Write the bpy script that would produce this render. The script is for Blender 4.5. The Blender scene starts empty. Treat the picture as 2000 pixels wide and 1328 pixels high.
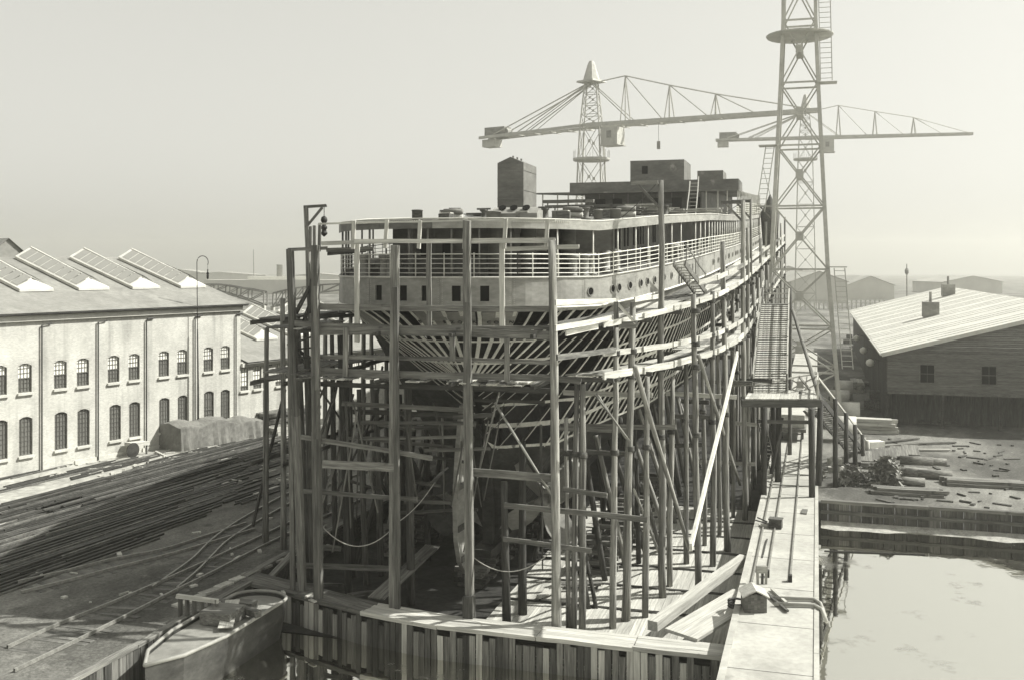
import bpy, bmesh, math, random
from mathutils import Vector, Matrix
random.seed(7)
SC = bpy.context.scene
COL = SC.collection
R = math.radians

# ---------------------------------------------------------------- camera
CAM_H = 14.0           # eye height above the yard
F = 2000.0             # focal length in photograph pixels
CX, HY = 1000.0, 520.0 # principal column, horizon row
cam = bpy.data.cameras.new("camera"); camo = bpy.data.objects.new("camera", cam); COL.objects.link(camo)
camo.location = (0, 0, CAM_H); camo.rotation_euler = (R(90), 0, 0)
cam.sensor_width = 36; cam.lens = 36.0 * F / 2000; cam.shift_y = -(664 - HY) / 2000
cam.clip_start = 0.5; cam.clip_end = 8000
SC.camera = camo

# ---------------------------------------------------------------- sky, sun, exposure
SUN_AZ, SUN_EL = 82.0, 45.0     # azimuth clockwise from +Y
SKY_STRENGTH, SUN_STRENGTH, EXPOSURE = 0.1, 5.0, 0.7
HAZE = 0.0005
w = bpy.data.worlds.new("World"); SC.world = w; w.use_nodes = True
nt = w.node_tree; nt.nodes.clear()
sky = nt.nodes.new("ShaderNodeTexSky"); sky.sky_type = 'NISHITA'; sky.sun_disc = False
sky.sun_elevation = R(SUN_EL); sky.sun_rotation = R(SUN_AZ); sky.dust_density = 4.0; sky.air_density = 1.0
bw = nt.nodes.new("ShaderNodeRGBToBW")
pw = nt.nodes.new("ShaderNodeMath"); pw.operation = 'POWER'; pw.inputs[1].default_value = 0.38
ml = nt.nodes.new("ShaderNodeMath"); ml.operation = 'MULTIPLY'; ml.inputs[1].default_value = 3.05
tint = nt.nodes.new("ShaderNodeMixRGB"); tint.blend_type = 'MULTIPLY'; tint.inputs[0].default_value = 1
tint.inputs[2].default_value = (1.0, 0.995, 0.925, 1)
bg = nt.nodes.new("ShaderNodeBackground"); bg.inputs[1].default_value = SKY_STRENGTH
wo = nt.nodes.new("ShaderNodeOutputWorld")
L = nt.links.new
L(sky.outputs[0], bw.inputs[0]); L(bw.outputs[0], pw.inputs[0]); L(pw.outputs[0], ml.inputs[0])
L(ml.outputs[0], tint.inputs[1]); L(tint.outputs[0], bg.inputs[0]); L(bg.outputs[0], wo.inputs[0])
sl = bpy.data.lights.new("sun", 'SUN'); sl.energy = SUN_STRENGTH; sl.angle = R(0.5); sl.color = (1.0, 0.985, 0.92)
so = bpy.data.objects.new("sun", sl); COL.objects.link(so)
sd = Vector((math.sin(R(SUN_AZ)) * math.cos(R(SUN_EL)), math.cos(R(SUN_AZ)) * math.cos(R(SUN_EL)), math.sin(R(SUN_EL))))
so.rotation_euler = sd.to_track_quat('Z', 'Y').to_euler(); so.location = sd * 200
SC.view_settings.view_transform = 'Standard'; SC.view_settings.look = 'None'
SC.view_settings.exposure = EXPOSURE; SC.view_settings.gamma = 1.0; SC.view_settings.use_curve_mapping = False
SC.cycles.use_denoising = True
SC.cycles.max_bounces = 6; SC.cycles.diffuse_bounces = 3; SC.cycles.glossy_bounces = 3
SC.cycles.volume_bounces = 1; SC.cycles.transparent_max_bounces = 8
SC.cycles.use_adaptive_sampling = True; SC.cycles.adaptive_threshold = 0.02

# ---------------------------------------------------------------- materials (all procedural, black-and-white tones)
def tone(v): return (v, v * 0.992, v * 0.91, 1)
MATS = {}
def mat(name, lo, hi, rough=0.85, scale=(1, 1, 1), detail=5, bump=0.0, bscale=20, metal=0.0, spot=None, vary=0.0, fine=0.0, coords='Object', mid=(0.3, 0.7)):
    m = bpy.data.materials.new(name); m.use_nodes = True
    n = m.node_tree.nodes; l = m.node_tree.links.new
    b = n["Principled BSDF"]; b.inputs["Roughness"].default_value = rough; b.inputs["Metallic"].default_value = metal
    b.inputs["Specular IOR Level"].default_value = 0.3
    tc = n.new("ShaderNodeTexCoord"); mp = n.new("ShaderNodeMapping"); mp.inputs["Scale"].default_value = scale
    oi = n.new("ShaderNodeObjectInfo")
    l(tc.outputs[coords], mp.inputs["Vector"])
    rnd = n.new("ShaderNodeVectorMath"); rnd.operation = 'SCALE'; rnd.inputs[0].default_value = (37, 17, 53)
    l(oi.outputs["Random"], rnd.inputs["Scale"]); l(rnd.outputs[0], mp.inputs["Location"])
    nz = n.new("ShaderNodeTexNoise"); nz.inputs["Scale"].default_value = 1.0; nz.inputs["Detail"].default_value = detail; nz.inputs["Roughness"].default_value = 0.62
    l(mp.outputs[0], nz.inputs["Vector"])
    mr = n.new("ShaderNodeMapRange"); mr.inputs[1].default_value = mid[0]; mr.inputs[2].default_value = mid[1]
    l(nz.outputs[0], mr.inputs[0])
    mx = n.new("ShaderNodeMixRGB"); mx.inputs[1].default_value = tone(lo); mx.inputs[2].default_value = tone(hi)
    l(mr.outputs[0], mx.inputs[0]); out = mx.outputs[0]
    if fine:
        n2 = n.new("ShaderNodeTexNoise"); n2.inputs["Scale"].default_value = bscale; n2.inputs["Detail"].default_value = 3
        l(mp.outputs[0], n2.inputs["Vector"])
        r2 = n.new("ShaderNodeMapRange"); r2.inputs[1].default_value = 0.3; r2.inputs[2].default_value = 0.7
        r2.inputs[3].default_value = 1 - fine; r2.inputs[4].default_value = 1 + fine
        l(n2.outputs[0], r2.inputs[0])
        m2 = n.new("ShaderNodeMixRGB"); m2.blend_type = 'MULTIPLY'; m2.inputs[0].default_value = 1
        l(out, m2.inputs[1]); l(r2.outputs[0], m2.inputs[2]); out = m2.outputs[0]
    if spot:   # (scale, threshold, value): stains with their own outline
        n3 = n.new("ShaderNodeTexNoise"); n3.inputs["Scale"].default_value = spot[0]; n3.inputs["Detail"].default_value = 4
        l(tc.outputs[coords], n3.inputs["Vector"])
        r3 = n.new("ShaderNodeMapRange"); r3.inputs[1].default_value = spot[1]; r3.inputs[2].default_value = spot[1] + 0.08
        l(n3.outputs[0], r3.inputs[0])
        m3 = n.new("ShaderNodeMixRGB"); l(r3.outputs[0], m3.inputs[0]); l(out, m3.inputs[1]); m3.inputs[2].default_value = tone(spot[2]); out = m3.outputs[0]
    if vary:
        r4 = n.new("ShaderNodeMapRange"); r4.inputs[3].default_value = 1 - vary; r4.inputs[4].default_value = 1 + vary
        l(oi.outputs["Random"], r4.inputs[0])
        m4 = n.new("ShaderNodeMixRGB"); m4.blend_type = 'MULTIPLY'; m4.inputs[0].default_value = 1
        l(out, m4.inputs[1]); l(r4.outputs[0], m4.inputs[2]); out = m4.outputs[0]
    l(out, b.inputs["Base Color"])
    if bump:
        n5 = n.new("ShaderNodeTexNoise"); n5.inputs["Scale"].default_value = bscale; n5.inputs["Detail"].default_value = 4
        l(mp.outputs[0], n5.inputs["Vector"])
        bp = n.new("ShaderNodeBump"); bp.inputs["Strength"].default_value = bump; bp.inputs["Distance"].default_value = 0.03
        l(n5.outputs[0], bp.inputs["Height"]); l(bp.outputs[0], b.inputs["Normal"])
    MATS[name] = m
    return m
mat("pole_wood", 0.05, 0.34, 0.9, (0.35, 7, 7), 6, 0.8, 3, vary=0.3, fine=0.35)
mat("plank_old", 0.06, 0.21, 0.9, (0.5, 9, 9), 6, 0.6, 3, vary=0.35, fine=0.3, spot=(1.3, 0.66, 0.06))
mat("plank_pale", 0.27, 0.50, 0.85, (0.5, 10, 10), 6, 0.4, 3, vary=0.18, fine=0.15, spot=(2.2, 0.70, 0.2))
mat("plank_tar", 0.025, 0.085, 0.9, (0.6, 8, 8), 5, 0.6, 3, vary=0.4, fine=0.3)
mat("steel_plate", 0.17, 0.30, 0.6, (0.5, 0.5, 1.1), 7, 0.15, 6, vary=0.10, fine=0.14, spot=(0.5, 0.66, 0.13))
mat("steel_pale", 0.36, 0.52, 0.6, (0.6, 0.6, 2.0), 6, 0.1, 8, vary=0.05, fine=0.08, spot=(0.8, 0.66, 0.33))
mat("steel_house", 0.09, 0.17, 0.65, (0.6, 0.6, 1.5), 7, 0.15, 5, vary=0.10, fine=0.12, spot=(0.9, 0.66, 0.26))
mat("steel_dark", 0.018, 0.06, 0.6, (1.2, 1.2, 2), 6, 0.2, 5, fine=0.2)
mat("steel_rust", 0.05, 0.15, 0.75, (1.5, 1.5, 1.5), 6, 0.2, 5, fine=0.25, vary=0.3)
mat("frame_primer", 0.48, 0.68, 0.6, (2, 2, 2), 6, 0.15, 8, vary=0.15, fine=0.12, spot=(1.8, 0.62, 0.16))
mat("white_paint", 0.62, 0.78, 0.55, (2, 2, 2), 4, 0.0, 8, fine=0.06)
mat("crane_paint", 0.36, 0.48, 0.6, (0.8, 0.8, 0.8), 5, fine=0.08, bscale=6)
mat("rail_steel", 0.16, 0.34, 0.45, (1, 6, 6), 5, metal=0.3, fine=0.15)
mat("slate_roof", 0.16, 0.25, 0.8, (0.35, 0.35, 0.35), 6, 0.2, 8, fine=0.1, spot=(0.25, 0.68, 0.30))
mat("felt_roof", 0.42, 0.56, 0.85, (0.3, 0.3, 0.3), 6, 0.1, 6, fine=0.06, spot=(0.35, 0.7, 0.28))
mat("trim_white", 0.45, 0.60, 0.8, (1, 1, 1), 5, fine=0.08)
mat("concrete", 0.27, 0.42, 0.9, (0.45, 0.45, 0.45), 8, 0.25, 9, fine=0.10, spot=(0.55, 0.64, 0.20))
mat("canvas", 0.12, 0.20, 0.95, (0.8, 0.8, 0.8), 6, 0.3, 5, fine=0.15, spot=(0.6, 0.64, 0.27))
mat("sunlit_sand_tone", 0.24, 0.40, 0.95, (0.5, 0.5, 0.5), 8, 0.5, 5, fine=0.25, spot=(0.4, 0.62, 0.13))  # pale sandy ground, lightened to carry the sunlit look of the strip
mat("slip_shade_black", 0.012, 0.04, 0.95, (0.8, 0.8, 0.8), 6, 0.5, 5, fine=0.3)  # near-black slip floor; the shade under the stern is put into this colour
mat("stone", 0.22, 0.42, 0.9, (2, 2, 2), 5, 0.4, 5, vary=0.3, fine=0.2)
mat("bark", 0.10, 0.24, 0.95, (1, 5, 5), 6, 0.8, 4, vary=0.2, fine=0.3)
mat("rope", 0.30, 0.42, 0.95, (6, 6, 6), 3)
mat("black_iron", 0.012, 0.03, 0.6, (3, 3, 3), 4)
mat("far_roof", 0.22, 0.30, 0.9, (0.1, 0.1, 0.1), 4)
mat("far_wall", 0.40, 0.52, 0.9, (0.1, 0.1, 0.1), 4)
mat("board_dark", 0.035, 0.09, 0.9, (5, 5, 0.5), 6, 0.5, 4, vary=0.3, fine=0.3)
mat("board_grey", 0.09, 0.17, 0.9, (0.5, 5, 5), 6, 0.4, 4, vary=0.15, fine=0.2)
mat("leaf", 0.16, 0.36, 0.7, (2, 2, 2), 3, vary=0.2)

def ground_mat():
    m = bpy.data.materials.new("yard_dirt"); m.use_nodes = True
    n = m.node_tree.nodes; l = m.node_tree.links.new; b = n["Principled BSDF"]; b.inputs["Roughness"].default_value = 0.95
    b.inputs["Specular IOR Level"].default_value = 0.15
    tc = n.new("ShaderNodeTexCoord")
    def noise(s, d, sc=(1, 1, 1), rot=0):
        mp = n.new("ShaderNodeMapping"); mp.inputs["Scale"].default_value = sc; mp.inputs["Rotation"].default_value = (0, 0, rot)
        l(tc.outputs["Object"], mp.inputs[0]); q = n.new("ShaderNodeTexNoise"); q.inputs["Scale"].default_value = s; q.inputs["Detail"].default_value = d; q.inputs["Roughness"].default_value = 0.65
        l(mp.outputs[0], q.inputs["Vector"]); return q.outputs[0]
    def rng(x, a, c, o0=0, o1=1):
        r = n.new("ShaderNodeMapRange"); r.inputs[1].default_value = a; r.inputs[2].default_value = c; r.inputs[3].default_value = o0; r.inputs[4].default_value = o1
        l(x, r.inputs[0]); return r.outputs[0]
    def mix(f, a, c, mode='MIX'):
        q = n.new("ShaderNodeMixRGB"); q.blend_type = mode
        if isinstance(f, float): q.inputs[0].default_value = f
        else: l(f, q.inputs[0])
        for i, x in ((1, a), (2, c)):
            if isinstance(x, float): q.inputs[i].default_value = tone(x)
            else: l(x, q.inputs[i])
        return q.outputs[0]
    big = noise(0.09, 6, (1, 0.45, 1), R(-25)); med = noise(0.8, 7); fin = noise(7, 5)
    c = mix(rng(big, 0.42, 0.6), 0.075, 0.19)
    c = mix(rng(med, 0.58, 0.78), c, 0.26)
    c = mix(rng(noise(0.35, 6), 0.6, 0.72), c, 0.05)
    mpt = n.new("ShaderNodeMapping"); mpt.vector_type = 'TEXTURE'; mpt.inputs["Rotation"].default_value = (0, 0, R(60)); mpt.inputs["Scale"].default_value = (4, 0.8, 1)
    l(tc.outputs["Object"], mpt.inputs[0]); q = n.new("ShaderNodeTexNoise"); q.inputs["Scale"].default_value = 1.0; q.inputs["Detail"].default_value = 6; q.inputs["Roughness"].default_value = 0.6; l(mpt.outputs[0], q.inputs["Vector"])
    ruts = rng(q.outputs[0], 0.3, 0.7, 0.78, 1.22)
    c = mix(1.0, c, ruts, 'MULTIPLY')
    v = rng(fin, 0.3, 0.7, 0.6, 1.4)
    c = mix(1.0, c, v, 'MULTIPLY')
    l(c, b.inputs["Base Color"])
    bp = n.new("ShaderNodeBump"); bp.inputs["Strength"].default_value = 0.7; bp.inputs["Distance"].default_value = 0.12
    l(noise(3, 6), bp.inputs["Height"]); l(bp.outputs[0], b.inputs["Normal"])
    MATS["yard_dirt"] = m
ground_mat()

def brick_mat(name, a, c, mortar):
    m = bpy.data.materials.new(name); m.use_nodes = True
    n = m.node_tree.nodes; l = m.node_tree.links.new; b = n["Principled BSDF"]; b.inputs["Roughness"].default_value = 0.9
    tc = n.new("ShaderNodeTexCoord"); mp = n.new("ShaderNodeMapping"); mp.inputs["Rotation"].default_value = (R(90), 0, 0)
    sx = n.new("ShaderNodeSeparateXYZ"); cx = n.new("ShaderNodeCombineXYZ"); l(tc.outputs["Object"], sx.inputs[0])
    ad = n.new("ShaderNodeMath"); l(sx.outputs[0], ad.inputs[0]); l(sx.outputs[1], ad.inputs[1])
    l(ad.outputs[0], cx.inputs[0]); l(sx.outputs[2], cx.inputs[1])
    bt = n.new("ShaderNodeTexBrick"); bt.inputs["Color1"].default_value = tone(a); bt.inputs["Color2"].default_value = tone(c); bt.inputs["Mortar"].default_value = tone(mortar)
    bt.inputs["Scale"].default_value = 1; bt.inputs["Brick Width"].default_value = 0.23; bt.inputs["Row Height"].default_value = 0.075; bt.inputs["Mortar Size"].default_value = 0.008
    l(cx.outputs[0], bt.inputs["Vector"])
    nz = n.new("ShaderNodeTexNoise"); nz.inputs["Scale"].default_value = 0.5; nz.inputs["Detail"].default_value = 7; l(tc.outputs["Object"], nz.inputs["Vector"])
    mr = n.new("ShaderNodeMapRange"); mr.inputs[1].default_value = 0.3; mr.inputs[2].default_value = 0.7; mr.inputs[3].default_value = 0.82; mr.inputs[4].default_value = 1.12
    l(nz.outputs[0], mr.inputs[0])
    mx = n.new("ShaderNodeMixRGB"); mx.blend_type = 'MULTIPLY'; mx.inputs[0].default_value = 1; l(bt.outputs[0], mx.inputs[1]); l(mr.outputs[0], mx.inputs[2])
    mp2 = n.new("ShaderNodeMapping"); mp2.inputs["Scale"].default_value = (1.6, 1.6, 0.12); l(tc.outputs["Object"], mp2.inputs[0])
    n9 = n.new("ShaderNodeTexNoise"); n9.inputs["Scale"].default_value = 1.0; n9.inputs["Detail"].default_value = 6; l(mp2.outputs[0], n9.inputs["Vector"])
    r9 = n.new("ShaderNodeMapRange"); r9.inputs[1].default_value = 0.52; r9.inputs[2].default_value = 0.75; r9.inputs[3].default_value = 1.0; r9.inputs[4].default_value = 0.62; l(n9.outputs[0], r9.inputs[0])
    m9 = n.new("ShaderNodeMixRGB"); m9.blend_type = 'MULTIPLY'; m9.inputs[0].default_value = 1; l(mx.outputs[0], m9.inputs[1]); l(r9.outputs[0], m9.inputs[2])
    l(m9.outputs[0], b.inputs["Base Color"])
    bp = n.new("ShaderNodeBump"); bp.inputs["Strength"].default_value = 0.25; bp.inputs["Distance"].default_value = 0.01
    l(bt.outputs["Fac"], bp.inputs["Height"]); bp.invert = True; l(bp.outputs[0], b.inputs["Normal"])
    MATS[name] = m
brick_mat("brick_pale", 0.55, 0.43, 0.52)

def glass_mat(name, base, rough):
    m = bpy.data.materials.new(name); m.use_nodes = True; b = m.node_tree.nodes["Principled BSDF"]
    b.inputs["Base Color"].default_value = tone(base); b.inputs["Roughness"].default_value = rough; b.inputs["Specular IOR Level"].default_value = 0.6
    nz = m.node_tree.nodes.new("ShaderNodeTexNoise"); nz.inputs["Scale"].default_value = 1.5; nz.inputs["Detail"].default_value = 4
    bp = m.node_tree.nodes.new("ShaderNodeBump"); bp.inputs["Strength"].default_value = 0.05
    m.node_tree.links.new(nz.outputs[0], bp.inputs["Height"]); m.node_tree.links.new(bp.outputs[0], b.inputs["Normal"])
    MATS[name] = m
glass_mat("pane_dark", 0.16, 0.3); glass_mat("pane_white", 0.85, 0.8); glass_mat("pane_roof", 0.26, 0.25); glass_mat("pane_black", 0.006, 0.7); MATS["pane_black"].node_tree.nodes["Principled BSDF"].inputs["Specular IOR Level"].default_value = 0.1
def water_mat():
    m = bpy.data.materials.new("harbour_water"); m.use_nodes = True; n = m.node_tree.nodes; l = m.node_tree.links.new
    b = n["Principled BSDF"]; b.inputs["Base Color"].default_value = tone(0.03); b.inputs["Roughness"].default_value = 0.03; b.inputs["IOR"].default_value = 1.33; b.inputs["Metallic"].default_value = 1.0
    b.inputs["Specular IOR Level"].default_value = 0.5
    tc = n.new("ShaderNodeTexCoord"); nz = n.new("ShaderNodeTexNoise"); nz.inputs["Scale"].default_value = 0.7; nz.inputs["Detail"].default_value = 3
    l(tc.outputs["Object"], nz.inputs["Vector"])
    bp = n.new("ShaderNodeBump"); bp.inputs["Strength"].default_value = 0.12; bp.inputs["Distance"].default_value = 0.05
    l(nz.outputs[0], bp.inputs["Height"]); l(bp.outputs[0], b.inputs["Normal"])
    # floating scum in patches
    n2 = n.new("ShaderNodeTexNoise"); n2.inputs["Scale"].default_value = 0.35; n2.inputs["Detail"].default_value = 8; n2.inputs["Roughness"].default_value = 0.7; l(tc.outputs["Object"], n2.inputs["Vector"])
    r = n.new("ShaderNodeMapRange"); r.inputs[1].default_value = 0.58; r.inputs[2].default_value = 0.72; l(n2.outputs[0], r.inputs[0])
    c = n.new("ShaderNodeMixRGB"); c.inputs[1].default_value = tone(0.74); c.inputs[2].default_value = tone(0.5); l(r.outputs[0], c.inputs[0]); l(c.outputs[0], b.inputs["Base Color"])
    r2 = n.new("ShaderNodeMapRange"); r2.inputs[1].default_value = 0.55; r2.inputs[2].default_value = 0.75; r2.inputs[3].default_value = 0.02; r2.inputs[4].default_value = 0.5; l(n2.outputs[0], r2.inputs[0]); l(r2.outputs[0], b.inputs["Roughness"])
    MATS["harbour_water"] = m
water_mat()

# ---------------------------------------------------------------- builders
def thing(name, label, cat, loc=(0, 0, 0), group=None):
    o = bpy.data.objects.new(name, None); COL.objects.link(o); o.location = loc; o.empty_display_size = 0.3
    o["label"] = label; o["category"] = cat
    if group: o["group"] = group
    o["_loc"] = list(loc); del o["_loc"]
    ORG[o.name] = Vector(loc)
    return o
ORG = {}
def tag(o, label, cat, group=None):
    o["label"] = label; o["category"] = cat
    if group: o["group"] = group
    return o
def world_of(o):
    m = o.matrix_basis.copy()
    while o.parent: o = o.parent; m = o.matrix_basis @ m
    return m
def link(name, me, mw, parent=None):
    """object with world matrix mw, child of parent"""
    o = bpy.data.objects.new(name, me); COL.objects.link(o)
    if parent is not None:
        o.parent = parent; o.matrix_basis = world_of(parent).inverted() @ mw
    else: o.matrix_basis = mw
    return o
def mesh(verts, faces, material, smooth=False):
    me = bpy.data.meshes.new("m"); me.from_pydata([tuple(v) for v in verts], [], faces)
    me.materials.append(MATS[material]); me.validate(); 
    if smooth: me.polygons.foreach_set("use_smooth", [True] * len(me.polygons))
    me.update(); return me
class MB:
    def __init__(s): s.v = []; s.f = []
    def quad(s, *p):
        i = len(s.v); s.v += [Vector(q) for q in p]; s.f.append(tuple(range(i, i + len(p)))); return s
    def boxm(s, M, lx, ly, lz):
        i = len(s.v)
        for x in (-.5, .5):
            for y in (-.5, .5):
                for z in (-.5, .5): s.v.append(M @ Vector((x * lx, y * ly, z * lz)))
        for q in ((0, 1, 3, 2), (4, 6, 7, 5), (0, 4, 5, 1), (2, 3, 7, 6), (0, 2, 6, 4), (1, 5, 7, 3)): s.f.append(tuple(i + k for k in q))
        return s
    def box(s, x0, x1, y0, y1, z0, z1):
        return s.boxm(Matrix.Translation(((x0 + x1) / 2, (y0 + y1) / 2, (z0 + z1) / 2)), x1 - x0, y1 - y0, z1 - z0)
    def beam(s, a, b, wd, ht, up=Vector((0, 0, 1))):
        M, ln = frame_between(a, b, up); return s.boxm(M, ln, wd, ht)
    def tube(s, pts, r, n=6, r2=None, cap=True):
        pts = [Vector(p) for p in pts]; i0 = len(s.v); N = len(pts)
        for k, p in enumerate(pts):
            d = (pts[min(k + 1, N - 1)] - pts[max(k - 1, 0)])
            if d.length < 1e-9: d = Vector((0, 0, 1))
            d.normalize(); a = d.orthogonal() if abs(d.z) > .9 else d.cross(Vector((0, 0, 1))); a.normalize(); b = d.cross(a)
            rr = r if r2 is None else r + (r2 - r) * k / max(1, N - 1)
            for j in range(n):
                t = 2 * math.pi * j / n; s.v.append(p + a * (math.cos(t) * rr) + b * (math.sin(t) * rr))
        for k in range(N - 1):
            for j in range(n):
                j2 = (j + 1) % n; s.f.append((i0 + k * n + j, i0 + k * n + j2, i0 + (k + 1) * n + j2, i0 + (k + 1) * n + j))
        if cap:
            s.f.append(tuple(i0 + j for j in reversed(range(n)))); s.f.append(tuple(i0 + (N - 1) * n + j for j in range(n)))
        return s
    def lathe(s, c, prof, n=14):
        i0 = len(s.v); c = Vector(c)
        for r, z in prof:
            for j in range(n):
                t = 2 * math.pi * j / n; s.v.append(c + Vector((r * math.cos(t), r * math.sin(t), z)))
        for k in range(len(prof) - 1):
            for j in range(n):
                j2 = (j + 1) % n; s.f.append((i0 + k * n + j, i0 + k * n + j2, i0 + (k + 1) * n + j2, i0 + (k + 1) * n + j))
        s.f.append(tuple(i0 + j for j in reversed(range(n)))); s.f.append(tuple(i0 + (len(prof) - 1) * n + j for j in range(n)))
        return s
    def build(s, name, material, parent=None, smooth=False, org=None):
        """mesh re-based on its own origin so texture coordinates stay local"""
        if org is None:
            org = Vector((0, 0, 0)) if not s.v else sum(s.v, Vector()) / len(s.v)
        org = Vector(org)
        return link(name, mesh([v - org for v in s.v], s.f, material, smooth), Matrix.Translation(org), parent)
def frame_between(a, b, up=Vector((0, 0, 1))):
    a = Vector(a); b = Vector(b); d = b - a; ln = d.length; x = d.normalized()
    up = Vector(up)
    if abs(x.dot(up)) > 0.98: up = Vector((U.x, U.y, 0)) if abs(x.z) > .5 else Vector((0, 1, 0))
    y = up.cross(x).normalized(); z = x.cross(y)
    M = Matrix.Identity(4)
    for i, c in enumerate((x, y, z)):
        M[0][i], M[1][i], M[2][i] = c
    M.translation = (a + b) / 2
    return M, ln
def beam(name, a, b, wd, ht, material, parent=None, up=(0, 0, 1), rough=0.012):
    """timber or bar between two points: local X runs along it, slightly uneven"""
    M, ln = frame_between(a, b, Vector(up)); v = []; n = 2 if ln < 3 else 4
    j = lambda: random.uniform(-rough, rough)
    for k in range(n):
        x = -ln / 2 + ln * k / (n - 1)
        dy, dz = j() * 1.5, j() * 1.5
        for (p, q) in ((-1, -1), (1, -1), (1, 1), (-1, 1)): v.append((x + (j() * 2 if k in (0, n - 1) else 0), p * wd / 2 + dy + j() * .5, q * ht / 2 + dz + j() * .5))
    f = [(0, 3, 2, 1), tuple(4 * (n - 1) + i for i in range(4))]
    for k in range(n - 1):
        for i in range(4):
            i2 = (i + 1) % 4; f.append((4 * k + i, 4 * k + i2, 4 * k + 4 + i2, 4 * k + 4 + i))
    return link(name, mesh(v, f, material), M, parent)
def pole(name, a, b, r0, r1, material, parent=None, n=9, wob=0.03):
    """round spar from foot a to tip b, tapered and not quite straight"""
    M, ln = frame_between(a, b); v = []; f = []; K = max(3, int(ln / 1.4)); y = z = 0
    for k in range(K):
        x = -ln / 2 + ln * k / (K - 1); r = r0 + (r1 - r0) * k / (K - 1)
        if 0 < k < K - 1: y += random.uniform(-wob, wob) * .5; z += random.uniform(-wob, wob) * .5
        r *= random.uniform(.94, 1.06)
        for i in range(n):
            t = 2 * math.pi * i / n; q = r * random.uniform(.95, 1.05); v.append((x, y + q * math.cos(t), z + q * math.sin(t)))
    for k in range(K - 1):
        for i in range(n):
            i2 = (i + 1) % n; f.append((k * n + i, k * n + i2, k * n + n + i2, k * n + n + i))
    f.append(tuple(reversed(range(n)))); f.append(tuple((K - 1) * n + i for i in range(n)))
    return link(name, mesh(v, f, material, True), M, parent)
def interp(tab, x):
    if x <= tab[0][0]: return tab[0][1]
    for (a, b), (c, d) in zip(tab, tab[1:]):
        if x <= c: return b + (d - b) * (x - a) / (c - a)
    return tab[-1][1]
def smooth(tab, x):
    if x <= tab[0][0]: return tab[0][1]
    for (a, b), (c, d) in zip(tab, tab[1:]):
        if x <= c:
            q = (x - a) / (c - a); return b + (d - b) * q
    return tab[-1][1]

# photograph pixel -> place in the yard (depth always from the plane the thing touches)
TH = math.atan(595 / F)
U = Vector((math.sin(TH), math.cos(TH), 0)); N = Vector((math.cos(TH), -math.sin(TH), 0))
O = Vector((-3.5, 43.16, 0))
def ST(s, t, z=0.0):
    p = O + U * s + N * t; p.z = z; return p
def G(px, py, z=0.0):
    Y = (CAM_H - z) * F / (py - HY); return Vector(((px - CX) / F * Y, Y, z))
def W(px, py, Y): return Vector(((px - CX) / F * Y, Y, CAM_H - (py - HY) / F * Y))
def to_st(p): d = p - O; return d.dot(U), d.dot(N)
def rowY(px, s):      # depth where the column px meets the cross-plane at ship station s
    k = (px - CX) / F; return (s - U.x * 3.5 + U.y * 43.16) / (U.y + U.x * k)
def lonY(px, t):      # depth where the column px meets the lengthwise plane at offset t
    k = (px - CX) / F; return (t - N.x * 3.5 + N.y * 43.16) / (N.x * k + N.y)
def RW(px, py, s): return W(px, py, rowY(px, s))
def LW(px, py, t): return W(px, py, lonY(px, t))

# ================================================================ SETTING
Z_WATER, Z_QUAY, Z_FLOOR = -1.3, 0.8, -1.2
def struct(o): o["kind"] = "structure"; return o
def sheet(name, rects, z, material):
    m = MB()
    for s0, s1, t0, t1 in rects: m.quad(ST(s0, t0, z), ST(s0, t1, z), ST(s1, t1, z), ST(s1, t0, z))
    return struct(m.build(name, material, None, org=(0, 0, z)))
sheet("ground", [(0, 1500, -1500, -9.0), (-1500, 0, -1500, -8.4), (23.5, 1500, 15.75, 1500), (118, 1500, -9.0, 15.75)], 0, "yard_dirt")
sheet("water", [(-1500, 23.4, -8.5, 1500)], Z_WATER, "harbour_water")
def floor_z(s): return Z_FLOOR + 0.012 * max(0, s - 2)
fl = MB()
for s0 in range(-2, 118, 5):
    s1 = s0 + 5
    fl.quad(ST(s0, -9.0, floor_z(s0) - .07), ST(s0, 12.6, floor_z(s0) - .07), ST(s1, 12.6, floor_z(s1) - .07), ST(s1, -9.0, floor_z(s1) - .07))
slip = struct(fl.build("slip_floor", "slip_shade_black", None, org=ST(0, 0, Z_FLOOR)))
for k in range(8):
    s0 = -2.2 + 3.25 * k
    for i in range(37):
        t = 2.15 + .282 * i; z = floor_z(s0 + 1.6) + random.uniform(-.008, .008)
        beam("plank", ST(s0 + random.uniform(0, .05), t, z - .02), ST(s0 + 3.16 + random.uniform(-.05, .05), t, z + .02), .268, .06, "plank_pale", slip, rough=.004)
    for d in (0.0, 0.16): beam("batten", ST(s0 - .03 + d, 2.0, floor_z(s0) + .05), ST(s0 - .03 + d, 12.55, floor_z(s0) + .05), .05, .06, "plank_tar", slip)
# slip side wall on the yard side
sw = MB().box(0, .01, 0, .01, 0, .01); sw = MB()
sw.quad(ST(-.5, -8.98, .02), ST(118, -8.98, .02), ST(118, -8.98, -1.6), ST(-.5, -8.98, -1.6))
slw = struct(sw.build("slip_wall", "plank_tar"))
for k in range(13): beam("coping", ST(.3 + 4 * k, -9.02, .04), ST(4.25 + 4 * k, -9.02, .04), .34, .12, "plank_old", slw)
ye = struct(MB().quad(ST(-120, -8.38, -.02), ST(0, -8.38, -.02), ST(0, -8.38, -2.2), ST(-120, -8.38, -2.2)).build("yard_edge", "plank_tar"))
for k in range(12): beam("coping", ST(-.2 - 4 * k, -8.42, .03), ST(-4.15 - 4 * k, -8.42, .03), .3, .12, "plank_old", ye)
for k in range(60): beam("pile_board", ST(-.2 - .4 * k, -8.33, -2.1), ST(-.2 - .4 * k, -8.33, -.04), .37, .06, random.choice(("plank_old", "plank_tar")), ye, up=N)
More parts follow.
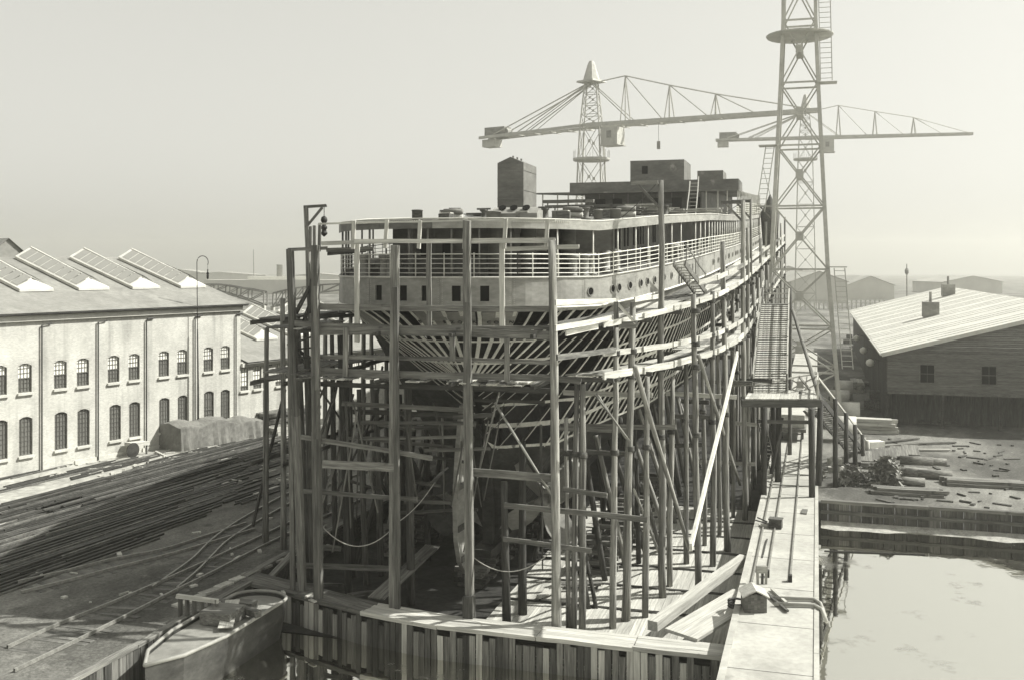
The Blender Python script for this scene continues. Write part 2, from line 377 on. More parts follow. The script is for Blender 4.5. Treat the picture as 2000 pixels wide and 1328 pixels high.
# concrete quay with its capping lines
qy = MB(); qy.boxm(Matrix.Translation(ST(38, 14.175, -1.1)) @ Matrix.Rotation(-TH, 4, 'Z'), 3.15, 170, 3.8)
quay = struct(qy.build("quay", "concrete"))
for k in range(24):
    s0 = -34 + 6.0 * k
    m = MB().boxm(Matrix.Translation(ST(s0 + 3, 12.72, Z_QUAY + .015)) @ Matrix.Rotation(-TH, 4, 'Z'), .24, 5.97, .05); m.build("coping_stone", "concrete", quay)
    m = MB().boxm(Matrix.Translation(ST(s0 + 3, 15.66, Z_QUAY + .015)) @ Matrix.Rotation(-TH, 4, 'Z'), .18, 5.97, .05); m.build("coping_stone", "concrete", quay)

# ================================================================ SHIP
HB = [(0, 0), (.06, 1.0), (.25, 1.95), (.6, 2.95), (1.2, 3.95), (2.5, 5.2), (4.5, 6.35), (8, 7.6), (12, 8.4), (18, 8.9), (25, 9.2), (88, 9.2), (100, 8.3), (112, 5.8), (121, 2.6), (127, .05)]
ZD = [(0, 13.5), (4.5, 13.5), (8, 13.8), (12, 14.1), (17, 14.37), (25, 14.8), (45, 15.62), (60, 16.35), (80, 17.4), (105, 19.0), (127, 20.6)]
def zd(s): return interp(ZD, s)
OUT = []    # outline points (arc, s, t), starboard side
def _mk():
    raw = []
    for i in range(0, 400):
        s = 127 * (i / 399) ** 2.6; raw.append((s, interp(HB, s)))
    # smooth the polyline a little
    for _ in range(4):
        raw = [raw[0]] + [((a[0] + 2 * b[0] + c[0]) / 4, (a[1] + 2 * b[1] + c[1]) / 4) for a, b, c in zip(raw, raw[1:], raw[2:])] + [raw[-1]]
    acc = 0; prev = raw[0]
    for s, t in raw:
        acc += math.hypot(s - prev[0], t - prev[1]); prev = (s, t); OUT.append((acc, s, t))
_mk()
SA = [(a, s) for a, s, t in OUT]; TA = [(a, t) for a, s, t in OUT]; AS = [(s, a) for a, s, t in OUT]
def outl(a, scale=1.0, inset=0.0):
    q = abs(a); s, t = interp(SA, q), interp(TA, q)
    if inset:
        s2, t2 = interp(SA, q + .15), interp(TA, q + .15); d = math.hypot(s2 - s, t2 - t) or 1
        nx, ny = -(t2 - t) / d, (s2 - s) / d      # outward normal (s, t)
        s, t = s - nx * inset, max(0, t - ny * inset)
    return s, (t if a >= 0 else -t) * scale
def a_of_s(s): return interp(AS, s)
def px_of(p): return CX + F * p.x / p.y
def find_a(px, lo, hi):       # outline position that shows at column px
    best = min((abs(px_of(ST(*outl(lo + (hi - lo) * i / 800))) - px), lo + (hi - lo) * i / 800) for i in range(801)); return best[1]
def arange(a0, a1, da):
    n = max(1, int(round(abs(a1 - a0) / da))); return [a0 + (a1 - a0) * i / n for i in range(n + 1)]
DK = 1.25                    # height of the plated band under the deck
UP = 2.45                    # main deck to promenade deck
ship = thing("ship", "large riveted steel steamship under construction, stern towards the viewer, inside timber staging", "ship", ST(0, 0, floor_z(0)))
# ---- plated upper band, with real window openings at the stern
def band(name, a0, a1, z_lo, z_hi, material, parent, proud=0.0, scale=1.0, holes=(), thick=.03, da=.45):
    """strip of shell between deck-relative heights; holes = (a, half width, zlo, zhi) relative to the deck"""
    cuts = set(arange(a0, a1, da))
    for h in holes:
        if a0 < h[0] < a1: cuts |= {h[0] - h[1], h[0] + h[1]}
    cuts = sorted(cuts); zs = sorted({z_lo, z_hi} | {q for h in holes if a0 < h[0] < a1 for q in h[2:4]}); m = MB()
    P = lambda a, z, d: (lambda st: ST(st[0], st[1], zd(st[0]) + z))(outl(a, scale, -d))
    for i in range(len(cuts) - 1):
        for k in range(len(zs) - 1):
            mid = (cuts[i] + cuts[i + 1]) / 2; mz = (zs[k] + zs[k + 1]) / 2
            if any(abs(mid - h[0]) < h[1] and h[2] < mz < h[3] for h in holes): continue
            q = [(cuts[i], zs[k]), (cuts[i + 1], zs[k]), (cuts[i + 1], zs[k + 1]), (cuts[i], zs[k + 1])]
            m.quad(*[P(a, z, proud) for a, z in q]); m.quad(*[P(a, z, proud - thick) for a, z in reversed(q)])
    for a in (a0, a1): m.quad(P(a, z_lo, proud), P(a, z_hi, proud), P(a, z_hi, proud - thick), P(a, z_lo, proud - thick))
    for z in (z_lo, z_hi):
        for x, y in zip(cuts, cuts[1:]): m.quad(P(x, z, proud), P(y, z, proud), P(y, z, proud - thick), P(x, z, proud - thick))
    for h in holes:
        if a0 < h[0] < a1:
            c = [(h[0] - h[1], h[2]), (h[0] + h[1], h[2]), (h[0] + h[1], h[3]), (h[0] - h[1], h[3])]
            for i in range(4): m.quad(P(*c[i], proud), P(*c[(i + 1) % 4], proud), P(*c[(i + 1) % 4], proud - .08), P(*c[i], proud - .08))
    return m.build(name, material, parent, smooth=False)
wins = []
for px in (739, 787, 831, 891, 947):
    a = find_a(px, -7, 5); wins.append((a, .19, -.98, -.33))
edges = [-a_of_s(118), -60, -30, -12, find_a(722, -7, 0), find_a(860, -4, 4), find_a(1000, 0, 5), find_a(1141, 2, 12), find_a(1242, 4, 20), find_a(1335, 8, 30)]
a = edges[-1]
while a < a_of_s(112): a += 6.2; edges.append(a)
for i, (x, y) in enumerate(zip(edges, edges[1:])):
    band("hull_plate", x + .006, y - .006, -DK, 0, "steel_plate", ship, proud=.012 * (i % 2), holes=wins, da=.3 if abs(x) < 14 else 2.0)
for h in wins:      # dark glass set back in the openings
    p = [outl(h[0] + d, 1, .075) for d in (-.19, .19)]
    MB().quad(ST(*p[0], zd(0) - .99), ST(*p[1], zd(0) - .99), ST(*p[1], zd(0) - .32), ST(*p[0], zd(0) - .32)).build("window", "pane_black", ship)
# rivet rows beside the butts
for x in edges[4:14]:
    m = MB()
    for k in range(15):
        for d in (-.09, .09):
            s, t = outl(x + d, 1, -.02); p = ST(s, t, zd(s) - .08 - k * .08); m.boxm(Matrix.Translation(p), .022, .022, .022)
    m.build("rivet_row", "steel_pale", ship)["kind"] = "stuff"
# mouldings: deck edge and knuckle
def run(name, a0, a1, zf, r, material, parent, inset=0.0, scale=1, n=6, da=.5):
    pts = []
    for a in arange(a0, a1, da):
        s, t = outl(a, scale, inset); pts.append(ST(s, t, zf(s)))
    return MB().tube(pts, r, n).build(name, material, parent, smooth=True)
run("deck_edge_bar", -a_of_s(60), a_of_s(110), lambda s: zd(s) + .02, .045, "steel_pale", ship, -.03)
run("knuckle_moulding", -a_of_s(60), a_of_s(110), lambda s: zd(s) - DK - .02, .055, "frame_primer", ship, -.03)
# portholes
def porthole(a, dz, r=.165):
    s, t = outl(a); s2, t2 = outl(a + .1); tg = (ST(s2, t2) - ST(s, t)).normalized(); nr = Vector((tg.y, -tg.x, 0)); c = ST(s, t, zd(s) + dz) + nr * .03
    n = 14; ring = MB(); i0 = 0; z = Vector((0, 0, 1))
    for rr, d in ((r * 1.25, -.02), (r * 1.25, .02), (r, .02), (r, -.025)):
        for k in range(n):
            q = 2 * math.pi * k / n; ring.v.append(c + tg * (rr * math.cos(q)) + z * (rr * math.sin(q)) + nr * d)
    for L_ in range(3):
        for k in range(n): k2 = (k + 1) % n; ring.f.append((L_ * n + k, L_ * n + k2, (L_ + 1) * n + k2, (L_ + 1) * n + k))
    o = ring.build("porthole", "steel_plate", ship)
    g = MB(); g.v = [c + tg * (r * math.cos(2 * math.pi * k / n)) + z * (r * math.sin(2 * math.pi * k / n)) - nr * .008 for k in range(n)]; g.f = [tuple(range(n))]
    g.build("glass", "pane_black", o)
pa = [find_a(px, 2, 60) for px in (1153, 1195.5, 1208.5, 1230, 1251, 1264, 1277.5, 1296.5, 1311)]
for a in pa: porthole(a, -.62)
a = a_of_s(27)
while a < a_of_s(92):
    porthole(a, -.62, .17); porthole(a + .75, -.62, .17); a += random.choice((2.1, 2.6, 3.4))
for px in (1325, 1330, 1346, 1352):   # cargo-port slots near the gangway
    a = find_a(px, 8, 40); s, t = outl(a, 1, -.02); s2, t2 = outl(a + .22, 1, -.02)
    MB().quad(ST(s, t, zd(s) - 1.2), ST(s2, t2, zd(s) - 1.2), ST(s2, t2, zd(s) - .3), ST(s, t, zd(s) - .3)).build("side_port", "pane_black", ship)
# ---- lower hull: ribs, stringers, plating
def hull_p(a, v, out=0.0):
    """point on the shell below the knuckle: v = 0 knuckle, 1 bottom"""
    s0, t0 = outl(a); sg = 1 if a >= 0 else -1; t0 = abs(t0) * .99
    zk = zd(s0) - DK - .05; zb = interp([(0, 8.6), (2, 8.3), (4, 7.6), (6, 6.2), (7.5, 3.2), (8.6, .1), (60, .9), (127, 5)], s0)
    se = s0 + (interp([(0, 5.0), (3, 3.0), (6, 1.2), (9, 0)], s0)) * v ** .85
    p = interp([(0, .8), (4, .85), (8, 1.0), (12, .82), (20, .45), (35, .2), (50, .12), (90, .13), (112, .7)], s0)
    t = t0 * max(0.0, 1 - v) ** p + out
    return ST(se, sg * max(t, .16), zk + (zb - zk) * v)
def v_at(a, dz):      # fraction for a height dz below the knuckle
    s0, _ = outl(a); zk = zd(s0) - DK - .05; zb = interp([(0, 8.6), (2, 8.3), (4, 7.6), (6, 6.2), (7.5, 3.2), (8.6, .1), (60, .9), (127, 5)], s0)
    return min(1.0, dz / (zk - zb))
def rib(a, v0, v1, wd, material="frame_primer"):
    """angle-bar frame following the shell: flange on the outside, web inwards"""
    m = MB(); K = 9; d = wd / 2; rows = []
    for k in range(K):
        v = v0 + (v1 - v0) * k / (K - 1); p = hull_p(a, v); q = hull_p(a + (.02 if a >= 0 else -.02), v)
        tg = q - p; tg.z = 0; tg = tg.normalized() if tg.length > 1e-6 else U.copy()
        dn = hull_p(a, min(1, v + .02)) - hull_p(a, max(0, v - .02)); nr = tg.cross(dn); nr = nr.normalized() if nr.length > 1e-9 else Vector((0, 0, -1))
        c = ST(12, 0, p.z - 1)
        if nr.dot(c - p) < 0: nr = -nr
        rows.append((p - tg * d, p + tg * d, p + tg * d + nr * .03, p - tg * d + nr * .03, p + tg * d - tg * .03 + nr * .03, p + tg * d - tg * .03 + nr * .16, p + tg * d + nr * .16))
    wb = MB()
    for A, B in zip(rows, rows[1:]):
        m.quad(A[0], A[1], B[1], B[0]); m.quad(A[3], B[3], B[2], A[2]); m.quad(A[0], B[0], B[3], A[3]); m.quad(A[1], A[2], B[2], B[1])
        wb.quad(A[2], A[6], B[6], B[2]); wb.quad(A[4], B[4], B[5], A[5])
    o = m.build("frame", material, ship); wb.build("web", "steel_dark", o); return o  # web coloured apart from its flange, painting the shaded gaps black
A_PLATE0 = find_a(1203, 3, 14)
a = -9.0
while a < 62:
    st = outl(a)[0]
    if a > A_PLATE0: v0 = v_at(a, 1.05)
    else: v0 = 0.0
    rib(a + random.uniform(-.05, .05), v0, v_at(a, 7.4) if abs(a) > 8 else 1.0, random.uniform(.11, .19))
    a += .8 if abs(a) < 9 else (.75 if a < 30 else 1.1)
def skin(name, a0, a1, d0, d1, material, proud=.0, da=.5, dv=4, ragged=0.0):
    """shell plating between depths d0..d1 below the knuckle"""
    m = MB(); cs = arange(a0, a1, da); rows = []
    for i, a in enumerate(cs):
        e = random.uniform(-ragged, ragged)
        rows.append([hull_p(a, v_at(a, d0 + (d1 + e - d0) * k / dv), proud) for k in range(dv + 1)])
    for A, B in zip(rows, rows[1:]):
        for k in range(dv): m.quad(A[k], A[k + 1], B[k + 1], B[k])
    return m.build(name, material, ship)
# stringers and hatch-like strakes on the open framing
for d, x, y, hh in ((.02, find_a(1010, 0, 6), 60, .12), (2.45, 4.0, 60, .14), (3.7, 2.0, 60, .20), (4.9, 3.0, 60, .16), (6.0, 8.6, 40, .24), (7.2, 9.5, 40, .16)):
    skin("stringer", x, y, d, d + hh, "frame_primer", .025, .4, 1, ragged=.02)
for d in (1.5, 2.6, 3.3): skin("stringer", -8, 6, d, d + .09, "frame_primer", .02, .4, 1)
# plates already hung
for x0, x1, d0, d1 in ((A_PLATE0, A_PLATE0 + 2.6, .04, 1.12), (A_PLATE0 + 2.63, 15.2, .04, 1.12), (15.23, 21.4, .04, 1.12), (21.43, 27.6, .04, 1.12), (27.63, 34, .04, 1.12), (34.03, 45, .04, 1.12), (45.03, 60, .04, 1.12)):
    skin("shell_plate", x0, x1, d0, d1, "steel_plate", .03 + .01 * (int(x0) % 2), .4, 2)
skin("shell_plate", find_a(800, -4, 2), find_a(861, -3, 3), .14, 1.05, "steel_plate", .02, .25, 2, ragged=.07)
skin("shell_plate", find_a(862.5, -4, 2), find_a(925, -3, 4), .14, 1.12, "steel_plate", .03, .25, 2, ragged=.05)
skin("shell_plate", find_a(940, -3, 4), find_a(1015, 0, 5), .16, .80, "steel_plate", .025, .25, 2, ragged=.09)
skin("shell_plate", -6.3, -4.3, .15, 1.0, "steel_plate", .02, .3, 2, ragged=.12)
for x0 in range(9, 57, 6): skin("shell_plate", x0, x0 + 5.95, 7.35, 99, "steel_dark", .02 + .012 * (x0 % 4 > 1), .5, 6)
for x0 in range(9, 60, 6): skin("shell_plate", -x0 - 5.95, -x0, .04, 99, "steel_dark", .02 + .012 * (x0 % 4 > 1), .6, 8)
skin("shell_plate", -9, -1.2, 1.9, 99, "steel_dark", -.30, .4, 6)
skin("shell_plate", 60, a_of_s(120), .04, 99, "steel_plate", .02, 2, 6)
skin("shell_plate", -a_of_s(120), -63, .04, 99, "steel_plate", .02, 2, 6)
# name letters standing round the counter
NAME = "JAN PIETERSZOON COEN"
for ch, px in zip("ERSZOON", (797, 826, 858, 876, 891, 905, 921)): pass
def letter(ch, px):
    a = find_a(px, -4, 4.5); cu = bpy.data.curves.new("t", 'FONT'); cu.body = ch; cu.size = .30; cu.extrude = .012; cu.align_x = 'CENTER'
    ob = bpy.data.objects.new("t", cu); COL.objects.link(ob); bpy.context.view_layer.update()
    me = bpy.data.meshes.new_from_object(ob.evaluated_get(bpy.context.evaluated_depsgraph_get())); bpy.data.objects.remove(ob)
    me.materials.clear(); me.materials.append(MATS["black_iron"])
    lo, hi = hull_p(a, v_at(a, .62), .055), hull_p(a, v_at(a, .30), .055)
    tg = hull_p(a + .1, v_at(a, .6)) - hull_p(a - .1, v_at(a, .6)); tg.normalize(); up = (hi - lo).normalized(); nr = tg.cross(up).normalized(); up = nr.cross(tg)
    M = Matrix.Identity(4)
    for i, c in enumerate((tg, up, nr)): M[0][i], M[1][i], M[2][i] = c
    M.translation = lo + nr * .05
    link("letter", me, M, ship)
for ch, px in zip("ERSZOON", (800, 826, 851, 869, 887, 905, 922)): letter(ch, px)
for ch, px in zip("COEN", (954, 971, 988, 1005)): letter(ch, px)
# ---- decks
def deck(name, zf, s0, s1, material, scale=1.0, inset=0.0, th=.08):
    m = MB(); cs = [c for c in arange(max(.01, a_of_s(s0)), a_of_s(s1), .5)]; rows = []
    for a in cs:
        s, t = outl(a, scale, inset); rows.append((s, t))
    for (sa, ta), (sb, tb) in zip(rows, rows[1:]):
        for dz, flip in ((0, 0), (-th, 1)):
            q = [ST(sa, -ta, zf(sa) + dz), ST(sa, ta, zf(sa) + dz), ST(sb, tb, zf(sb) + dz), ST(sb, -tb, zf(sb) + dz)]
            m.quad(*(reversed(q) if flip else q))
    return m.build(name, material, ship)
deck("main_deck", lambda s: zd(s) - .03, 0, 120, "plank_old", 1, .05)
deck("lower_deck", lambda s: zd(s) - 2.7, 4.5, 118, "steel_dark", .82, .3)
deck("tween_deck", lambda s: zd(s) - 5.2, 8.5, 118, "steel_dark", .6, .3)
deck("promenade_deck", lambda s: zd(s) + UP - .06, 0, 112, "plank_old", 1, .0)
for s in (9, 14, 22, 32, 45, 60):
    t = interp(HB, s) * .93; MB().boxm(Matrix.Translation(ST(s, 0, zd(s) - 4.2)) @ Matrix.Rotation(-TH, 4, 'Z'), 2 * t * .42, .06, 5.0).build("light_stop_bulkhead", "steel_dark", ship)  # inner panels added to stop light leaking through the open hull
MB().boxm(Matrix.Translation(ST(35, -.4, zd(30) - 5)) @ Matrix.Rotation(-TH, 4, 'Z'), 2.0, 52, 8.0).build("light_stop_core", "steel_dark", ship)  # thick core added inside the hull to block light between the frames
# promenade-deck fascia plates
fe = [-a_of_s(60), -a_of_s(20)] + [find_a(px, -8, 40) for px in (741, 846, 1000, 1069, 1198)] + [a_of_s(s) for s in (9, 14, 20, 27, 35, 45, 56, 68, 82, 98, 110)]
for i, (x, y) in enumerate(zip(fe, fe[1:])):
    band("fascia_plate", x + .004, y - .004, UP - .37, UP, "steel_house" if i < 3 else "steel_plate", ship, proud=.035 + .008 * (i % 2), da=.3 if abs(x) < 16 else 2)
run("fascia_rail", -a_of_s(20), a_of_s(60), lambda s: zd(s) + UP + .05, .035, "steel_pale", ship, -.03)
for lo, hi in ((find_a(690, -9, 0), find_a(815, -6, 2)), (find_a(1003, 0, 5), find_a(1110, 0, 8))):   # studs under the rail
    m = MB()
    for a in arange(lo, hi, .11):
        s, t = outl(a, 1, -.05); m.boxm(Matrix.Translation(ST(s, t, zd(s) + UP - .06)), .03, .03, .09)
    m.build("bolt_row", "white_paint", ship)["kind"] = "stuff"
# pillars between the decks
for a in arange(-26, -1, 2.3): 
    s, t = outl(a, 1, .12); MB().tube([ST(s, t, zd(s) - .02), ST(s, t, zd(s) + UP - .3)], .05, 7).build("pillar", "steel_house", ship, True)
for px in (833, 880, 936, 998, 1092, 1162, 1211, 1246, 1270, 1296, 1316, 1334): 
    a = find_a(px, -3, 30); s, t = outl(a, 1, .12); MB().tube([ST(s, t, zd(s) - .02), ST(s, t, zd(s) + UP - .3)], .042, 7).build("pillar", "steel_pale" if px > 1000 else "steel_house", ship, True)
for s0 in [20 + 1.9 * k for k in range(44)]:
    t = interp(HB, s0) - .12; MB().tube([ST(s0, t, zd(s0) - .02), ST(s0, t, zd(s0) + UP - .3)], .05, 6).build("pillar", "steel_pale", ship, True)
# guard rails of the main deck
for k in range(5):
    dz = .2 + .2 * k
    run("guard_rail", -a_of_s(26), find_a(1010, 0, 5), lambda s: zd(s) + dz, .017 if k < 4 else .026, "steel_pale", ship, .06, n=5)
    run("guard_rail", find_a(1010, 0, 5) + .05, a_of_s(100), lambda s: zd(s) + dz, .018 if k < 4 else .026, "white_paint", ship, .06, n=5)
for a in arange(-20, 60, 1.3):
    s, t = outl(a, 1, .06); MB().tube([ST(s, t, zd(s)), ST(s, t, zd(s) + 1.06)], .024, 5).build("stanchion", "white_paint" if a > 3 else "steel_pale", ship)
for k in range(6):
    run("upper_rail", a_of_s(48), a_of_s(108), lambda s: zd(s) + UP + .2 + .2 * k, .024, "white_paint", ship, .08, n=4, da=2)
for s0 in [49 + 1.3 * k for k in range(42)]:
    t = interp(HB, s0) - .08; MB().tube([ST(s0, t, zd(s0) + UP), ST(s0, t, zd(s0) + UP + 1.2)], .026, 4).build("stanchion", "white_paint", ship)
# ---- deckhouses between main and promenade deck
def house(name, outline, z0f, z1f, material, parent=ship, roof=None):
    m = MB(); n = len(outline)
    for i in range(n):
        a, b = outline[i], outline[(i + 1) % n]
        m.quad(ST(*a, z0f(a[0])), ST(*b, z0f(b[0])), ST(*b, z1f(b[0])), ST(*a, z1f(a[0])))
    m.f.append(tuple(range(len(m.v), len(m.v) + n))); m.v += [ST(*p, z1f(p[0])) for p in outline]
    return m.build(name, material, parent)
def rounded(s0, s1, t0, t1, r, n=6):
    pts = []
    for cs, ct, a0 in ((s0 + r, t0 + r, 180), (s1, t0, None), (s1, t1, None), (s0 + r, t1 - r, 90)):
        if a0 is None: pts.append((cs, ct))
        else:
            arc = [(cs + r * math.cos(R(q)), ct + r * math.sin(R(q))) for q in [a0 + 90 * k / n for k in range(n + 1)]]
            pts += list(reversed(arc)) if ct < (t0 + t1) / 2 else list(reversed(arc))
    return pts
top = lambda s: zd(s) + UP - .1; bot = lambda s: zd(s) - .03
house("deckhouse", [(5.3, -3.1), (4.6, -2.6), (4.4, 0), (4.4, 1.4), (5.6, 2.1), (9.2, 2.4), (9.2, -3.1)], bot, top, "steel_house")
house("deckhouse", [(9.2, -5.6), (9.2, 3.6), (10.2, 5.0), (11.2, 5.7), (24, 6.6), (24, -6.2)], bot, top, "steel_house")
house("deckhouse", [(24, -6.2), (24, 4.6), (110, 4.6), (110, -6.2)], bot, top, "steel_house")
def wall_panel(name, s0, t0, s1, t1, z0, z1, out, material, parent):
    d = (ST(s1, t1) - ST(s0, t0)).normalized(); nr = Vector((d.y, -d.x, 0)) * out
    zz = Vector((0, 0, 1)); a, b = ST(s0, t0) + nr, ST(s1, t1) + nr
    return MB().beam(a + zz * (z0 + z1) / 2 - nr * .5, b + zz * (z0 + z1) / 2 - nr * .5, abs(out), z1 - z0).build(name, material, parent)
for s in (11.6, 12.3, 13.4, 14.1, 15.4, 16.4, 17.0, 17.6, 18.9, 20.2, 20.7, 22.0):   # tall dark slots in the starboard house side
    t = 5.7 + (s - 11.2) * .0703; wall_panel("window", s, t, s + .28, t + .02, zd(s) + .85 if s not in (12.3, 18.9) else zd(s) + .05, zd(s) + 2.0, .03, "pane_black", ship)
for s in (8.0, 6.3): wall_panel("window", s, 2.2, s + .5, 2.25, zd(s) + .9, zd(s) + 1.9, .03, "pane_black", ship)
for t in (-2.1, -1.0, .3): wall_panel("window", 4.45, t, 4.43, t + .42, zd(4) + .95, zd(4) + 1.65, .12, "pane_black", ship)
for s, t in ((4.0, 1.7), (5.2, 2.9), (9.0, 3.9)):
    MB().lathe(ST(s, t, zd(s) - .03), [(.36, 0), (.36, UP - .1)], 16).build("trunk", "steel_house", ship, True)
MB().boxm(Matrix.Translation(ST(7, 2.9, zd(7) + 1.6)) @ Matrix.Rotation(-TH, 4, 'Z'), .8, .05, 1.2).build("panel", "steel_pale", ship)
# bollards, winch and deck clutter along the starboard quarter
for a, d in ((find_a(1142, 3, 10), .7), (find_a(1168, 3, 12), .75), (find_a(1216, 3, 14), .9), (find_a(1232, 3, 16), .8), (find_a(1190, 3, 14), 1.0), (-5.2, .8), (-6.0, .8), (-4.3, 1.4), (-3.6, 1.5)):
    s, t = outl(a, 1, d); MB().lathe(ST(s, t, zd(s) - .02), [(.30, 0), (.30, .07), (.2, .1), (.19, .86), (.27, .9), (.27, 1.0), (.1, 1.05)], 14).build("bollard", "steel_plate", ship, True)
for s, t in ((5.5, -4.8), (3.6, -3.4), (15, 7.2), (19, 7.6)):
    w_ = MB().boxm(Matrix.Translation(ST(s, t, zd(s) + .22)) @ Matrix.Rotation(-TH, 4, 'Z'), .8, .5, .5).build("winch_bed", "steel_rust", ship)
    MB().tube([ST(s, t - .6, zd(s) + .6), ST(s, t + .6, zd(s) + .6)], .22, 10).build("drum", "steel_plate", w_, True)
# ---- on the promenade deck
def rbox(name, s, t, z, lt, ls, h, material, parent=ship):
    return MB().boxm(Matrix.Translation(ST(s, t, z + h / 2)) @ Matrix.Rotation(-TH, 4, 'Z'), lt, ls, h).build(name, material, parent)
pz = lambda s: zd(s) + UP - .05
tz = lambda s: zd(s) + UP + 2.35
# steel casing with gabled top
cs_, ct_, ch = 19.5, -2.25, 3.75
cz = pz(cs_)
m = MB(); prof = [(-.83, 0), (.83, 0), (.83, ch - .36), (0, ch), (-.83, ch - .36)]
for (a, b) in zip(prof, prof[1:] + prof[:1]): m.quad(ST(cs_, ct_ + a[0], cz + a[1]), ST(cs_, ct_ + b[0], cz + b[1]), ST(cs_ + 3, ct_ + b[0], cz + b[1]), ST(cs_ + 3, ct_ + a[0], cz + a[1]))
m.quad(*[ST(cs_, ct_ + a, cz + b) for a, b in prof]); m.quad(*[ST(cs_ + 3, ct_ + a, cz + b) for a, b in reversed(prof)])
casing = m.build("engine_casing", "steel_house", ship)
for d in (.6, 1.5, 2.4): MB().tube([ST(cs_ + d, ct_, cz + ch - .05), ST(cs_ + d, ct_, cz + ch + .12)], .06, 6).build("eye_bolt", "steel_house", casing)
for z in (1.2, 2.4): MB().beam(ST(cs_ - .015, ct_ - .84, cz + z), ST(cs_ - .015, ct_ + .84, cz + z), .012, .05).build("lap_seam", "steel_house", casing)
def seams(parent, pts, z0, z1, step, out=.012, ma="steel_plate"):
    for (p, q) in zip(pts, pts[1:]):
        a_, b_ = ST(*p), ST(*q); ln = (b_ - a_).length; d = (b_ - a_).normalized(); nr = Vector((d.y, -d.x, 0)) * out
        for i in range(int(ln / step) + 1):
            c_ = a_ + d * (i * step) + nr; MB().beam(Vector((c_.x, c_.y, z0(p[0]))), Vector((c_.x, c_.y, z1(p[0]))), .09, .012, nr.normalized()).build("seam_strap", ma, parent)
seams(ship, [(4.4, -2.4), (4.4, 1.4)], lambda s: bot(s), lambda s: top(s), .95, ma="steel_house")
seams(ship, [(11.2, 5.7), (24, 6.6)], lambda s: zd(s), lambda s: zd(s) + UP - .1, 1.6)
seams(ship, [(54, -5.2), (54, 5.6)], lambda s: pz(s), lambda s: tz(s) - .15, 1.35)
for z in (.7, 1.7, 2.9):
    m = MB()
    for i in range(16): m.boxm(Matrix.Translation(ST(cs_ - .012, ct_ - .78 + .104 * i, cz + z)), .03, .03, .03)
    for i in range(28): m.boxm(Matrix.Translation(ST(cs_ + .05 + .105 * i, ct_ + .842, cz + z)), .03, .03, .03)
    m.build("rivet_row", "steel_plate", casing)["kind"] = "stuff"
# long skylight with rounded roof and three round openings
ks = 9.5
m = MB(); arc = [(-.75 + 1.5 * i / 8, .32 + .34 * math.sin(math.pi * i / 8)) for i in range(9)]; pr = [(-.75, 0)] + arc + [(.75, 0)]
L0, L1 = ST(ks, .25, 0), ST(ks, 2.35, 0)
for (a, b) in zip(pr, pr[1:]): m.quad(ST(ks + a[0], -.05, pz(ks) + a[1]), ST(ks + a[0], 2.35, pz(ks) + a[1]), ST(ks + b[0], 2.35, pz(ks) + b[1]), ST(ks + b[0], -.05, pz(ks) + b[1]))
m.quad(*[ST(ks + a, 2.35, pz(ks) + b) for a, b in pr]); m.quad(*[ST(ks + a, -.05, pz(ks) + b) for a, b in reversed(pr)])
skl = m.build("skylight", "steel_plate", ship)
for t in (.45, 1.05, 1.7):
    c = ST(ks - .45, t, pz(ks) + .62); MB().lathe((0, 0, 0), [(.2, 0), (.2, .05)], 12).build("x", "pane_black", skl).matrix_basis = world_of(skl).inverted() @ (Matrix.Translation(c) @ Matrix.Rotation(-TH, 4, 'Z') @ Matrix.Rotation(R(38), 4, 'X')); skl.children[-1].name = "round_opening"
for px, s, r, h, ma in ((815, 10, .28, .55, "plank_old"), (962, 8.5, .42, .45, "steel_plate"), (998, 10, .28, .42, "steel_plate"), (1050, 16, .3, .5, "steel_plate"), (1168, 10, .22, .42, "steel_plate"), (1202, 11, .28, .42, "steel_plate"), (1085, 14, .2, .35, "steel_plate")):
    p = RW(px, 430, s); s_, t_ = to_st(p); MB().lathe(ST(s_, t_, pz(s_)), [(r, 0), (r, h), (r * 1.08, h), (r * 1.08, h + .05), (r * .5, h + .07)], 14).build("vent_trunk", ma, ship, True)
for px0, px1, s, z0, h in ((860, 890, 12, .5, .08), (878, 900, 14, .6, .1), (1065, 1260, 24, .7, .18), (1060, 1160, 28, 1.1, .22)):
    a, b = RW(px0, 430, s), RW(px1, 430, s); a.z = b.z = pz(s) + z0; beam("trestle_board", a, b, .3, h, "plank_old", ship)
    for q in (.1, .5, .9): c = a.lerp(b, q); MB().tube([Vector((c.x, c.y, pz(s) - .03)), Vector((c.x, c.y, c.z))], .05, 5).build("trestle_leg", "plank_old", ship)
# upper superstructure amidships
tz_ = lambda s: zd(s) + UP + 2.35
m = MB(); m.quad(ST(50, -9.2, tz(50)), ST(50, 9.2, tz(50)), ST(108, 6.5, tz(108)), ST(108, -6.5, tz(108))); m.quad(ST(50, 9.2, tz(50) - .14), ST(50, -9.2, tz(50) - .14), ST(108, -6.5, tz(108) - .14), ST(108, 6.5, tz(108) - .14))
m.quad(ST(50, -9.2, tz(50) - .14), ST(50, 9.2, tz(50) - .14), ST(50, 9.2, tz(50)), ST(50, -9.2, tz(50))); m.quad(ST(50, 9.2, tz(50) - .14), ST(108, 6.5, tz(108) - .14), ST(108, 6.5, tz(108)), ST(50, 9.2, tz(50)))
m.build("boat_deck", "steel_house", ship)
house("upper_deckhouse", [(54, -5.2), (54, 5.6), (104, 4.5), (104, -4.5)], pz, lambda s: tz(s) - .12, "steel_house")
for s0 in [51 + 1.9 * k for k in range(28)]:
    t = 9.05 - max(0, s0 - 88) * .13; MB().tube([ST(s0, t, pz(s0)), ST(s0, t, tz(s0) - .1)], .055, 5).build("pillar", "steel_pale", ship)
